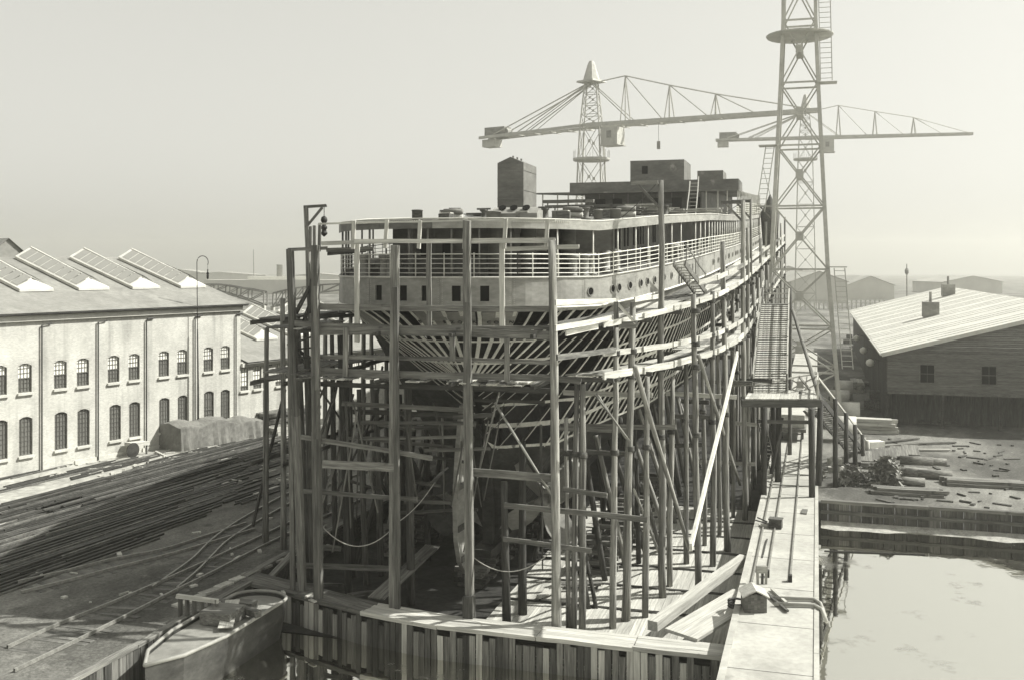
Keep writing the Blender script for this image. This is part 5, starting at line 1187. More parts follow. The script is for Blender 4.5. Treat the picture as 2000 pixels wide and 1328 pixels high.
for k, (x0, y0, x1, y1) in enumerate(((1498, 1158, 1538, 1192), (1508, 1150, 1535, 1176))):
    tag(beam("crossed_board", G(x0, y0, Z_QUAY + .06), G(x1, y1, Z_QUAY + .1), .12, .08, "plank_tar" if k == 0 else "plank_pale"), ("dark" if k == 0 else "pale") + " board lying slantwise beside the little roofed box", "plank")
hs = thing("rope_coil", "coil of dark hose beside the little roofed box", "hose", G(1437, 1185, Z_QUAY - .5))
c = G(1440, 1186, .62); MB().tube([c + Vector((.34 * math.cos(i * .5), .34 * math.sin(i * .5), .02 + .008 * i)) for i in range(32)], .05, 6).build("coil", "black_iron", hs, True)
# ---- gangway platform, cleated ramp and stairs
gw = thing("gangway", "timber gangway platform on posts with a cleated ramp climbing to the ship and stairs down", "gangway", G(1540, 966, Z_QUAY))
PZ = 6.3
fl_, fr_ = G(1455, 779, PZ), G(1597, 779, PZ); bl_, br_ = fl_ + U * 4.2, fr_ + U * 4.2
n = 17
for i in range(n): a, b = fl_.lerp(fr_, (i + .5) / n), bl_.lerp(br_, (i + .5) / n); beam("deck_plank", a - U * .1, b, (fr_ - fl_).length / n - .02, .06, "plank_pale", gw, up=(0, 0, 1), rough=.004)
for d in (0.0, 2, 4): beam("bearer", fl_ + U * d + Vector((-.2, 0, -.25)), fr_ + U * d + Vector((.15, 0, -.25)), .3, .42, "plank_tar", gw)
for px, py, zt in ((1491, 966, PZ - .45), (1586, 970, PZ - .45), (1519, 940, PZ - .45), (1598, 948, PZ - .45), (1512, 915, PZ - .5)):
    g = G(px, py, Z_QUAY); pole("post", g, Vector((g.x + random.uniform(-.1, .25), g.y, zt)), .19, .17, "plank_tar", gw)
a, b = G(1478, 830, 5.0), G(1586, 833, 5.0); beam("tie_beam", W(1478, 822, 59.5), W(1590, 824, 59.5), .14, .2, "plank_tar", gw); pole("brace", W(1506, 925, 61), W(1528, 815, 61), .12, .1, "plank_tar", gw); beam("knee", W(1570, 802, 59.3), W(1588, 822, 59.3), .12, .12, "plank_tar", gw)
# ramp
r0l, r0r = G(1470, 768, PZ), G(1537, 768, PZ); r1l, r1r = G(1486, 597, 11.3), G(1541, 597, 11.3)
for i in range(8): q = (i + .5) / 8; beam("ramp_plank", r0l.lerp(r0r, q) + Vector((0, 0, .05)), r1l.lerp(r1r, q) + Vector((0, 0, .05)), .255, .06, "plank_pale", gw, rough=.004)
for i in range(40):
    q = (i + .5) / 40; a, b = r0l.lerp(r1l, q), r0r.lerp(r1r, q); beam("cleat", a + Vector((0, 0, .1)), b + Vector((0, 0, .1)), .06, .05, "plank_tar", gw, rough=.004)
for L_, ma in (((r0l, r1l), "plank_pale"), ((r0r, r1r), "plank_pale")):
    beam("stringer", L_[0] + Vector((0, 0, -.05)), L_[1] + Vector((0, 0, -.05)), .1, .34, "plank_old", gw)
    for z in (.6, 1.15): beam("handrail", L_[0] + Vector((0, 0, z)), L_[1] + Vector((0, 0, z)), .07, .09, ma, gw)
    for i in range(6): p = L_[0].lerp(L_[1], i / 5); beam("rail_post", p, p + Vector((0, 0, 1.2)), .09, .09, "plank_old", gw, up=U)
c0, c1 = r1l, r1r
for i in range(5): beam("landing_plank", c0 + U * (.3 + .4 * i) + Vector((0, 0, .02)), c1 + U * (.3 + .4 * i) + Vector((0, 0, .02)), .37, .06, "plank_old", gw)
for z in (.4, .75, 1.1): beam("handrail", c0 + U * 2.2 + Vector((0, 0, z)), c1 + U * 2.2 + Vector((0, 0, z)), .06, .07, "plank_pale", gw)
for p in (c0, c1): pole("post", Vector((p.x, p.y, Z_QUAY)) + U * 1.8, p + U * 1.8 + Vector((0, 0, 1.2)), .14, .12, "plank_old", gw)
for p, q in ((fl_ + N * .3, fr_),): 
    beam("handrail", W(1470, 758, 62.5) + Vector((0, 0, .2)), br_ + U * -.2 + Vector((0, 0, 1.1)), .07, .09, "plank_pale", gw)
for z in (.55, 1.1): beam("handrail", fr_ + Vector((0, 0, z)), br_ + Vector((0, 0, z)), .07, .08, "plank_pale", gw)
for p in (fr_, br_, fr_.lerp(br_, .5)): beam("rail_post", p - Vector((0, 0, .2)), p + Vector((0, 0, 1.15)), .1, .1, "plank_pale", gw, up=U)
pole("prop", W(1602, 782, 60.5), W(1547, 606, 71), .13, .11, "plank_old", gw)
# stairs
s0_, s1_ = Vector((18.3, 61.2, PZ)), Vector((25.9, 75.0, .25)); dS = (s1_ - s0_); dh = Vector((dS.x, dS.y, 0)).normalized(); sS = Vector((dh.y, -dh.x, 0))
for off in (0, 1.1):
    beam("stringer", s0_ - sS * off, s1_ - sS * off, .1, .36, "plank_tar", gw)
    beam("handrail", s0_ - sS * off + Vector((0, 0, 1.05)), s1_ - sS * off + Vector((0, 0, 1.05)), .09, .11, "plank_pale" if off == 0 else "plank_old", gw)
for i in range(30): p = s0_.lerp(s1_, (i + .5) / 30); beam("tread", p + Vector((0, 0, .05)), p - sS * 1.1 + Vector((0, 0, .05)), .28, .05, "plank_old", gw)
for q in (.28, .5, .7, .88, 1.0):
    p = s0_.lerp(s1_, q) + sS * .12; pole("post", Vector((p.x, p.y, 0)), p + Vector((0, 0, 1.0)), .17, .15, "plank_tar" if q < 1 else "plank_pale", gw)
# ladder and low boards under the platform
ld = thing("ladder", "wooden ladder leaning under the gangway platform", "ladder", G(1503, 930, Z_QUAY))
a, b = G(1506, 925, Z_QUAY), W(1478, 815, 64)
for d in (0, .42): beam("rail", a + N * d, b + N * d, .07, .05, "plank_old", ld)
for i in range(15): p = a.lerp(b, (i + .5) / 15); beam("rung", p, p + N * .42, .03, .03, "plank_pale", ld)
fw = thing("flat_wagon", "low flat rail wagon on the quay rails beyond the gangway", "wagon", ST(42, 13.9, Z_QUAY))
MB().boxm(Matrix.Translation(ST(42, 13.9, Z_QUAY + .85)) @ Matrix.Rotation(-TH, 4, 'Z'), 2.0, 5, .25).build("deck", "plank_old", fw); MB().boxm(Matrix.Translation(ST(42, 13.9, Z_QUAY + 1.5)) @ Matrix.Rotation(-TH, 4, 'Z'), 1.8, 4.4, 1.0).build("load", "plank_pale", fw)
for s in (40.4, 43.6):
    for t in (13.1, 14.6): MB().tube([ST(s, t, Z_QUAY + .5), ST(s, t + .12, Z_QUAY + .5)], .4, 14).build("wheel", "steel_dark", fw)
# ---- bank of the basin
bk = thing("bank_wall", "low dark timber-faced bank wall with a capping beam at the far side of the basin", "wall", ST(23.4, 20, Z_WATER))
for k in range(12): t0 = 15.9 + 6 * k; qbeam("capping", 23.3, t0, .05, 23.3, t0 + 5.95, .05, .35, .18, "plank_old", bk)
for k in range(110): t = 16.0 + .62 * k; beam("pile_board", ST(23.28, t, -2.2), ST(23.28, t, -.05), .59, .1, random.choice(("plank_tar", "plank_tar", "plank_old")), bk, up=U)
for k in range(3): qbeam("waling", 23.15, 15.9 + 12 * k, -.55, 23.15, 27.8 + 12 * k, -.55, .14, .2, "plank_tar", bk)
m = MB(); 
for k in range(60):
    t = 15.9 + k * .9; w0, w1 = 1.0 + .35 * math.sin(k * .7) + .2 * math.sin(k * 1.9), 1.0 + .35 * math.sin(k * .7 + .7) + .2 * math.sin((k + 1) * 1.9)
    m.quad(ST(23.2, t, Z_WATER + .22), ST(23.2 - w0, t, Z_WATER - .02), ST(23.2 - w1, t + .9, Z_WATER - .02), ST(23.2, t + .9, Z_WATER + .22))
struct(m.build("mud_bank", "stone"))
tag(beam("floating_board", G(1728, 1003, Z_WATER + .02), G(1748, 1024, Z_WATER + .02), .25, .08, "plank_pale"), "pale board drifting on the basin near the bank", "plank")
tag(beam("floating_spar", G(1610, 1075, Z_WATER + .02), G(1806, 1082, Z_WATER + .03), .07, .06, "plank_tar"), "long thin spar floating across the basin", "pole")
def shrub(label, c, rx, ry, h, n):
    o = thing("shrub", label, "shrub", c, "shrubs on the bank"); m = MB()
    for i in range(n):
        q = random.uniform(0, 6.283); u = random.random() ** .45; z = random.random(); rr = math.sqrt(max(0, 1 - (z * .95) ** 2)) * u * (.75 + .35 * math.sin(q * 3 + c.x))
        p = c + Vector((math.cos(q) * rx * rr, math.sin(q) * ry * rr, .08 + h * z * random.uniform(.8, 1.05)))
        l_ = random.uniform(.2, .36); M = Matrix.Translation(p) @ Matrix.Rotation(random.uniform(0, 6.28), 4, 'Z') @ Matrix.Rotation(random.uniform(-.9, .9), 4, 'X') @ Matrix.Rotation(random.uniform(-.8, .8), 4, 'Y')
        m.quad(M @ Vector((0, -l_, 0)), M @ Vector((l_ * .38, 0, .03)), M @ Vector((0, l_, 0)), M @ Vector((-l_ * .32, 0, .02)))
    m.build("foliage", "leaf", o)["kind"] = "stuff"
    for i in range(9): q = random.uniform(0, 6.28); MB().tube([c + Vector((.1 * math.cos(q), .1 * math.sin(q), 0)), c + Vector((rx * .55 * math.cos(q), ry * .55 * math.sin(q), h * .75))], .025, 4, .01).build("stem", "bark", o)
shrub("low leafy shrub on the bank beside the stair posts", G(1662, 946), 1.1, .8, 1.15, 650); shrub("larger rounded shrub on the bank at the right", G(1732, 948), 1.35, 1.0, 1.75, 1000); shrub("small scrubby shrub behind the platform post", G(1590, 938), .8, .6, .9, 300)
# junk on the bank
sl_ = thing("plank_apron", "tilted apron of broad boards on the bank behind the shrubs", "boards", G(1720, 905))
a, b = G(1655, 912), G(1792, 893)
for i in range(6): q0, q1 = a.lerp(b, i / 6), a.lerp(b, (i + .94) / 6); m_ = (q0 + q1) / 2; beam("board", m_ + Vector((0, 0, .25)), m_ + U * 1.9 + Vector((0, 0, .65)), (q1 - q0).length, .07, "plank_old", sl_)
lg = thing("log_pile", "pile of cut logs at the right end of the bank", "logs", G(1790, 930))
for i, (px, py, z) in enumerate(((1775, 930, .3), (1798, 934, .3), (1822, 936, .3), (1786, 925, .85), (1812, 926, .85), (1768, 948, .25))): c = G(px, py); c.z = z; pole("log", c - N * .9 + U * .3, c + N * 1.2 + U * .2, .3, .28, "bark", lg, n=10)
tag(MB().boxm(Matrix.Translation(G(1708, 884) + Vector((0, 0, .45))) @ Matrix.Rotation(.2, 4, 'Z'), 1.2, .9, .9).build("packing_case", "white_paint"), "pale packing case near the foot of the stairs", "crate")
tag(MB().boxm(Matrix.Translation(G(1722, 892) + Vector((0, 0, .3))) @ Matrix.Rotation(-.3, 4, 'Z'), .8, .6, .6).build("packing_case", "plank_pale"), "smaller plank case just right of the pale packing case", "crate")
for i in range(7): c = G(1625 + 6 * (i % 4), 922 - 5 * (i // 4)); tag(MB().boxm(Matrix.Translation(c + Vector((0, 0, .2 + .4 * (i > 3)))) @ Matrix.Rotation(random.uniform(-.3, .3), 4, 'Z'), .5, .4, .38).build("stone_block", "stone"), "pale stone block by the stair posts, %s" % ("lower row, leftmost", "lower row, second", "lower row, third", "lower row, rightmost", "upper row, leftmost", "upper row, middle", "upper row, rightmost")[i], "stone", "stone blocks by the stairs")
for i, (px, py, q, l_, lab) in enumerate(((1740, 872, .3, 5, "long board lying on the ground before the dark shed"), (1775, 880, -.1, 6, "pale board lying nearest the right edge of the bank"), (1760, 862, .5, 4, "short board close to the shed corner"), (1700, 900, .1, 3, "grey board by the foot of the handrail"), (1810, 868, .2, 5, "board lying at the right of the shed front"))):
    c = G(px, py) + Vector((0, 0, .12)); d = Vector((math.cos(q), math.sin(q), 0)); tag(beam("loose_board", c - d * l_ / 2, c + d * l_ / 2, .3, .1, "plank_pale" if i % 2 else "plank_old"), lab, "plank")
m = MB()
for i in range(160):
    p = ST(random.uniform(24, 48), random.uniform(17, 40), .04); m.boxm(Matrix.Translation(p) @ Matrix.Rotation(random.uniform(0, 3), 4, 'Z'), random.uniform(.1, 1.2), random.uniform(.06, .3), random.uniform(.04, .16))
o = m.build("bank_rubble", "board_dark"); o["kind"] = "stuff"
# ---- dark boarded shed at the right
sd_ = thing("boarded_shed", "long dark boarded shed with a pale felt roof at the right", "building", G(1733, 832))
C0 = G(1733, 832); EVS = 6.4; LEN = 88.0; WID = 30.0; PIT = .27
def sp_(s, t, z): p = C0 + U * s + N * t; return Vector((p.x, p.y, z))
for i in range(150): s = .25 + i * .3 * (1 if i < 60 else 1) ; beam("wall_board", sp_(s, 0, 0), sp_(s, 0, EVS - .05), .285, .05, "board_dark", sd_, up=N, rough=.006)
MB().quad(sp_(45, .02, 0), sp_(LEN, .02, 0), sp_(LEN, .02, EVS), sp_(45, .02, EVS)).build("wall", "board_dark", sd_)
for i in range(30): z = 3.25 + i * .17; w_ = min(WID, 99); t0 = max(0.0, (z - EVS) / PIT); 
for i in range(44):
    z = 3.2 + i * .165; t0 = max(0.0, (z - EVS + .1) / PIT)
    if t0 < WID / 2: beam("weatherboard", sp_(-.02 - .012 * (i % 2), t0, z), sp_(-.02 - .012 * (i % 2), WID - t0, z), .04, .155, "board_grey", sd_, rough=.003)
MB().quad(sp_(2.5, .05, 0), sp_(2.5, WID, 0), sp_(2.5, WID, 3.2), sp_(2.5, .05, 3.2)).build("recess_wall", "board_dark", sd_); MB().beam(sp_(-.05, 0, 3.02), sp_(-.05, WID, 3.02), .25, .25).build("lintel", "board_grey", sd_)
for t in (0, 4.5, 9, 13.5, 18, 22.5, 27): beam("post", sp_(0, t, 0), sp_(0, t, 3), .22, .22, "board_dark", sd_, up=N)
for t in (2.6, 7.5, 12, 17, 22, 27):
    wn = MB().beam(sp_(-.06, t, 4.7), sp_(-.06, t + 1.3, 4.7), .06, 1.7).build("window", "board_grey", sd_); MB().beam(sp_(-.1, t + .1, 4.7), sp_(-.1, t + 1.2, 4.7), .03, 1.5).build("pane", "pane_black", wn); MB().beam(sp_(-.12, t + .1, 4.7), sp_(-.12, t + 1.2, 4.7), .03, .05).build("glazing_bar", "board_grey", wn); MB().beam(sp_(-.12, t + .65, 3.95), sp_(-.12, t + .65, 5.45), .05, .03, N).build("glazing_bar", "board_grey", wn)
rl = thing("x", "x", "x"); bpy.data.objects.remove(rl)
for j in range(11):
    s0, s1 = -.5 + j * 8.2, -.5 + (j + 1) * 8.2 - .015
    for a, b, nm in ((-.5, WID / 2, 1), (WID / 2, WID + .5, 2)):
        za, zb = (EVS - .5 * PIT, EVS + PIT * WID / 2) if nm == 1 else (EVS + PIT * WID / 2, EVS - .5 * PIT)
        q = [sp_(s0, a, za + .14), sp_(s0, b, zb + .14), sp_(s1, b, zb + .14), sp_(s1, a, za + .14)]; m = MB().quad(*q).quad(*[v - Vector((0, 0, .1)) for v in reversed(q)]); m.build("roof_panel", "felt_roof", sd_)
        for u in (.25, .5, .75): MB().beam(q[0].lerp(q[3], u) + Vector((0, 0, .015)), q[1].lerp(q[2], u) + Vector((0, 0, .015)), .06, .04).build("batten", "felt_roof", sd_)
MB().beam(sp_(-.55, -.5, EVS - .5 * PIT), sp_(-.55, WID / 2, EVS + PIT * WID / 2), .08, .34).build("barge_board", "trim_white", sd_); MB().beam(sp_(-.55, WID / 2, EVS + PIT * WID / 2), sp_(-.55, WID + .5, EVS - .5 * PIT), .08, .34).build("barge_board", "trim_white", sd_)
MB().beam(sp_(-.5, -.56, EVS - .12), sp_(LEN, -.56, EVS - .12), .14, .16).build("gutter", "trim_white", sd_)
for s, t in ((30, 6.5), (62, 12.0)):
    vn = MB().boxm(Matrix.Translation(sp_(s, t, EVS + PIT * t + .9)) @ Matrix.Rotation(-TH, 4, 'Z'), 1.7, 1.7, 1.7).build("roof_vent", "steel_plate", sd_); MB().tube([sp_(s, t, EVS + PIT * t + 1.7), sp_(s, t, EVS + PIT * t + 2.9)], .16, 8).build("pipe", "steel_plate", vn)
for k, s in enumerate((9.0, 24.0, 44.0)):
    a = sp_(s, 0, 4.9); e = sp_(s, -1.0, 4.9); lm = thing("globe_lamp", ("nearest", "middle", "farthest")[k] + " white globe lamp bracketed on the side of the dark shed", "lamp", e, "globe lamps on the shed side")
    MB().tube([a, e + Vector((0, 0, .3)), e], .03, 5).build("bracket", "steel_dark", lm); MB().lathe(e - Vector((0, 0, .55)), [(.05, 0), (.3, .12), (.4, .36), (.34, .58), (.15, .7), (.08, .74)], 14).build("globe", "white_paint", lm, True)
# clutter in the yard between shed and cranes
lab_ = ("stack of sawn timber", "heap of iron plates", "stack of grey crates", "pile of steel angle bars")
for i in range(16):
    s, t = 50 + i * 7.5 + random.uniform(-2, 2), random.choice((20, 23, 26, 28.5)) + random.uniform(-.8, .8)
    c = ST(s, t, 0); k = i % 4; stack(("timber_stack", "plate_heap", "crate_stack", "bar_pile")[k], lab_[k] + (" in the hazy yard beyond the crane tower, row place %s" % ("first", "second", "third", "fourth")[i // 4]), c, U if i % 3 else N, (4, 3, 1.0, 6)[k], (4, 3, 2, 2)[k], (5, 3, 2, 6)[k], (.3, 1.0, 1.0, .25)[k], (.3, .12, .9, .16)[k], ("plank_pale", "steel_rust", "plank_old", "steel_rust")[k])
for i in range(4):
    c = ST(46 + 9 * i, 17.8 + .6 * (i % 2), 0); br2 = thing("drum", ("pale iron drum lying first behind the gangway", "pale iron drum lying second behind the gangway", "pale iron drum lying third behind the gangway", "pale iron drum lying farthest behind the gangway")[i], "drum", c)
    MB().tube([c + Vector((0, 0, 1.0)) - N * .9, c + Vector((0, 0, 1.0)) + N * .9], 1.0, 18).build("shell", "steel_pale", br2, True); MB().tube([c + Vector((0, 0, 1.0)) - N * 1.0 - U * .02, c + Vector((0, 0, 1.0)) - N * .9], .35, 14).build("manhole", "steel_dark", br2)
# ================================================================ CRANES
def lattice(o, c, z0, levels, hw_f, leg=.3, br_=.13, ma="crane_paint", both=True):
    """square lattice tower; levels = heights of the horizontal frames"""
    q = [(-1, -1), (1, -1), (1, 1), (-1, 1)]; P = lambda k, z: Vector((c.x, c.y, 0)) + N * (q[k][0] * hw_f(z)) + U * (q[k][1] * hw_f(z)) + Vector((0, 0, z))
    for k in range(4):
        for a, b in zip(levels, levels[1:]):
            beam("leg", P(k, a), P(k, b), leg, leg, ma, o, up=U, rough=0)
            k2 = (k + 1) % 4; beam("brace", P(k, a), P(k2, b), br_, br_, ma, o, rough=0); beam("brace", P(k2, a), P(k, b), br_, br_, ma, o, rough=0)
            mid_ = (P(k, a) + P(k2, b)) / 2
        for z in levels: k2 = (k + 1) % 4; beam("frame_bar", P(k, z), P(k2, z), br_ * 1.15, br_ * 1.3, ma, o, rough=0)
    for a, b in zip(levels, levels[1:]):     # gusset plates where the braces cross on the near and right faces
        for k in (0, 1, 2, 3):
            k2 = (k + 1) % 4; w0, w1 = hw_f(a), hw_f(b); f = w0 / (w0 + w1); m_ = P(k, a).lerp(P(k2, b), f)
            d = (P(k2, a) - P(k, a)).normalized(); MB().beam(m_ - d * leg, m_ + d * leg, br_ * 1.6, leg * 2.2).build("gusset", ma, o)
    return P
tw = thing("crane_tower", "pale riveted lattice crane tower rising beside the gangway out of the picture", "crane", Vector((26.4, 94, Z_QUAY)))
hwf = lambda z: interp([(.8, 3.5), (14, 2.45), (35, 1.42), (60, 1.3)], z)
P = lattice(tw, Vector((26.4, 94, 0)), .8, [.8, 4.6, 8.4, 13.7, 19.4, 24.9, 30.6, 36.3, 42.0, 47.5], hwf, .32, .12)
MB().lathe((26.4, 94, 35.0), [(2.9, 0), (3.0, .1), (3.0, .18)], 24).build("ring_platform", "crane_paint", tw)
for k in range(4):
    for sg in (-1, 1): pass
def ladder(o, a, b, wdir, w_=.7, step=.45, ma="crane_paint"):
    n = int((b - a).length / step)
    for d in (0, w_): beam("ladder_rail", a + wdir * d, b + wdir * d, .08, .08, ma, o, up=U, rough=0)
    for i in range(n): p = a.lerp(b, (i + .5) / n); beam("ladder_rung", p, p + wdir * w_, .05, .05, ma, o, rough=0)
ladder(tw, P(0, 13.9) - N * 1.3 + Vector((0, 0, 5)), P(0, 24.9) - N * 1.0, N, .75)
ladder(tw, P(1, 5) + N * .5, P(1, 13.6) + N * .5 + Vector((0, 0, .2)), N, .9); ladder(tw, P(1, 30.6) + N * .2, P(1, 42) + N * .2, N, 1.0)
for z, k in ((13.9, 1), (24.9, 0), (30.4, 1)): beam("rest_platform", P(k, z) + N * (0 if k else -1.6), P(k, z) + N * (1.6 if k else 0), 1.2, .1, "crane_paint", tw)
for z in (19.4, ): beam("cross_rail", P(0, z) - N * 2.0, P(1, z), .1, .1, "crane_paint", tw)
for k in range(4): beam("sole_beam", P(k, .95), P((k + 1) % 4, .95), .5, .5, "crane_paint", tw)
# wrapped ventilator hung by the ship's side
vs = thing("canvas_bundle", "dark canvas-wrapped bundle hanging at the ship's side near the crane", "bundle", ST(84, 10.3, zd(84)))
MB().lathe(ST(84, 10.4, zd(84) - 3), [(.5, 0), (.8, .5), (1.0, 3.5), (1.15, 5.6), (.9, 6.0), (.3, 7.2), (.05, 7.8)], 10).build("cloth", "plank_tar", vs, True); MB().tube([ST(84, 10.4, zd(84) + 4.7), ST(84, 9.6, zd(84) + 8)], .04, 4).build("sling", "rope", vs)
def hammerhead(label, c, ring, jz, left, right, mast, hw0, ma="crane_paint", cab=None, posts=(), detail=True):
    o = thing("tower_crane", label, "crane", Vector((c.x, c.y, 0)))
    hf = lambda z: interp([(0, hw0 * 1.5), (ring, hw0), (jz, hw0 * .85), (mast, hw0 * .35)], z)
    nb = max(4, int(ring / 6)); lv = [ring * i / nb for i in range(nb + 1)] + [jz]
    lattice(o, c, 0, lv, hf, hw0 * .12, hw0 * .05, ma); nm = 4; lattice(o, c, jz, [jz + (mast * .93 - jz) * i / nm for i in range(nm + 1)] , hf, hw0 * .09, hw0 * .04, ma)
    MB().lathe((c.x, c.y, ring), [(hw0 * 1.6, 0), (hw0 * 1.65, .2), (hw0 * 1.65, .5)], 24).build("ring_platform", ma, o)
    for i in range(16): q = i * math.pi / 8; p = Vector((c.x + hw0 * 1.6 * math.cos(q), c.y + hw0 * 1.6 * math.sin(q), ring + .5)); MB().tube([p, p + Vector((0, 0, 1.6))], .05, 4).build("rail_post", ma, o)
    d = (right - left).normalized(); sd2 = Vector((-d.y, d.x, 0)); z = Vector((0, 0, 1))
    root = Vector((c.x, c.y, jz))
    for sg in (-1, 1):
        a, b = left + sd2 * sg * hw0 * .8, right + sd2 * sg * hw0 * .25; mid_ = root + sd2 * sg * hw0 * .9
        beam("jib_girder", a, mid_, .3, .6, ma, o, rough=0); beam("jib_girder", mid_, b, .35, .75, ma, o, rough=0)
    n = 18
    for i in range(n):
        q = (i + .5) / n; p = left.lerp(right, q); w_ = hw0 * (.8 + .1 * min(1, q * 3) - .6 * max(0, q - .33)); beam("cross_bar", p - sd2 * w_, p + sd2 * w_, .2, .2, ma, o, rough=0)
        p2 = left.lerp(right, (i + 1.5) / n if i < n - 1 else q); beam("cross_brace", p - sd2 * w_, p2 + sd2 * w_ * .9, .12, .12, ma, o, rough=0)
    tp = Vector((c.x, c.y, mast)); pl = Vector((c.x, c.y, mast * .93))
    MB().lathe(pl, [(hw0 * 1.35, 0), (hw0 * 1.3, .35), (hw0 * .6, .5)], 4).build("mast_platform", ma, o); MB().lathe(pl + z * .5, [(hw0 * .75, 0), (hw0 * .35, (mast - pl.z) * .8), (hw0 * .2, mast - pl.z)], 8).build("mast_head", ma, o)
    for sg in (-1, 1):
        for q in (0.06, .17): MB().tube([pl + sd2 * sg * .6, left.lerp(root, q * 2.2) + sd2 * sg * hw0 * .7 + z * .4], .13, 5).build("stay", ma, o)
        MB().tube([pl + sd2 * sg * .6, root.lerp(left, .55) + sd2 * sg * hw0 * .7 + z * .4], .09, 5).build("stay", ma, o)
        MB().tube([pl + sd2 * sg * .6, root.lerp(right, .2) + sd2 * sg * hw0 * .6 + z * .4], .11, 5).build("stay", ma, o)
    prev = pl + d * hw0 * .8
    for q, h in posts:
        b = root.lerp(right, q); t = b + z * h
        for sg in (-1, 1): MB().tube([b + sd2 * sg * hw0 * .5 - d * .6, t], .12, 5).build("jib_post", ma, o); MB().tube([b + sd2 * sg * hw0 * .5 + d * .6, t], .12, 5).build("jib_post", ma, o)
        MB().tube([prev, t], .13, 5).build("top_chord", ma, o); MB().tube([t, root.lerp(right, min(1, q + .18))], .11, 5).build("diagonal", ma, o); prev = t
    MB().tube([prev, right], .12, 5).build("top_chord", ma, o)
    ang = math.atan2(d.y, d.x); Mj = lambda p: Matrix.Translation(p) @ Matrix.Rotation(ang, 4, 'Z')
    MB().boxm(Mj(left.lerp(right, .05) + z * 1.3), (right - left).length * .07, 2.6, 1.7).build("counterweight", "steel_plate", o); MB().boxm(Mj(left.lerp(right, .03) - z * 1.2), (right - left).length * .045, 2.8, 1.6).build("counterweight", ma, o); MB().tube([left.lerp(right, .085) + z * 1.0 - sd2, left.lerp(right, .085) + z * 1.0 + sd2], .8, 12).build("winch_drum", "steel_plate", o)
    if cab: 
        cb = MB().boxm(Mj(root.lerp(right, cab) - z * 2.5 - sd2 * 1.0), 3.6, 3.2, 3.4).build("cabin", ma, o); MB().boxm(Mj(root.lerp(right, cab) - z * 2.2 - sd2 * 2.62), 1.0, .1, 1.4).build("window", "steel_plate", cb); MB().boxm(Mj(root.lerp(right, cab) - z * 4.3 - sd2 * 1.0), 4.2, 3.8, .15).build("cabin_floor", ma, cb)
    return o, root, d
c1 = Vector((15.9, 205, 0))
o1, root, dj = hammerhead("hazy hammerhead tower crane with a long trussed jib behind the ship", c1, 35, 42, W(945, 272, 222), W(1600, 216, 182), 54.5, 2.25, cab=.115, posts=((.165, 9.4), (.37, 6.8), (.575, 4.4)))
hk = root.lerp(W(1600, 216, 182), .32); MB().tube([hk - Vector((0, 0, .4)), hk - Vector((0, 0, 4))], .05, 4).build("hoist_rope", "steel_plate", o1); MB().boxm(Matrix.Translation(hk - Vector((0, 0, 4.6))), .6, .5, 1.5).build("hook_block", "steel_plate", o1)
c3 = Vector(((1573 - CX) / F * 290, 290, 0))
hammerhead("faintest tower crane far behind the crane tower, jib pointing right", c3, 43.9, 50.2, W(1398, 275, 300), W(1900, 262, 284), 62, 2.0, cab=.13, posts=((.2, 9), (.42, 7), (.65, 5)))
# ================================================================ BACKGROUND RIGHT
for px, Yd, wd, ze, zr, lab in ((1700, 430, 20, 6, 9.8, "distant grey gabled shed right of the crane tower"), (1600, 400, 22, 8, 12, "distant gabled shed seen through the crane tower"), (1900, 520, 30, 6, 9, "distant shed at the far right beyond the felt roof"), (1540, 520, 30, 9, 14, "faint shed behind the staging poles at right")):
    o = thing("far_shed", lab, "building", W(px, 580, Yd)); gable(o, (px - CX) / F * Yd, Yd, Yd + 40, wd / 2, ze, zr)
fe_ = thing("far_fence", "long pale fence in the distance behind the boarded shed", "fence", W(1680, 600, 330))
for z in (2.0, 3.0): MB().beam(Vector((84, 330, z)), Vector((170, 330, z)), .15, .25).build("rail", "far_wall", fe_)
for i in range(58): MB().beam(Vector((84 + 1.5 * i, 330.2, 0)), Vector((84 + 1.5 * i, 330.2, 3.2)), .5, .12, Vector((0, 1, 0))).build("paling", "far_wall", fe_)
tg = thing("signal_mast", "thin signal mast with a round head above the felt roof in the haze", "mast", W(1772, 560, 260)); MB().tube([W(1772, 640, 260), W(1771, 516, 260)], .22, 6, .12).build("mast", "steel_plate", tg); MB().lathe(W(1771, 537, 260), [(.2, 0), (.5, .5), (.5, 1.2), (.2, 1.7)], 10).build("mast_head", "steel_plate", tg)
for i, (s, t, l_, rows, cols, lab) in enumerate(((27, 21, 4, 2, 4, "low stack of weathered sleepers behind the larger shrub"), (31, 26, 5, 2, 5, "stack of old sleepers in front of the shed's left corner"), (29, 31, 4, 3, 3, "taller stack of grey baulks below the shed's first window"), (35, 20, 3, 2, 3, "short baulks stacked beyond the foot of the stairs"))):
    stack("sleeper_stack", lab, ST(s, t, 0), N, l_, rows, cols, .28, .2, "plank_old")
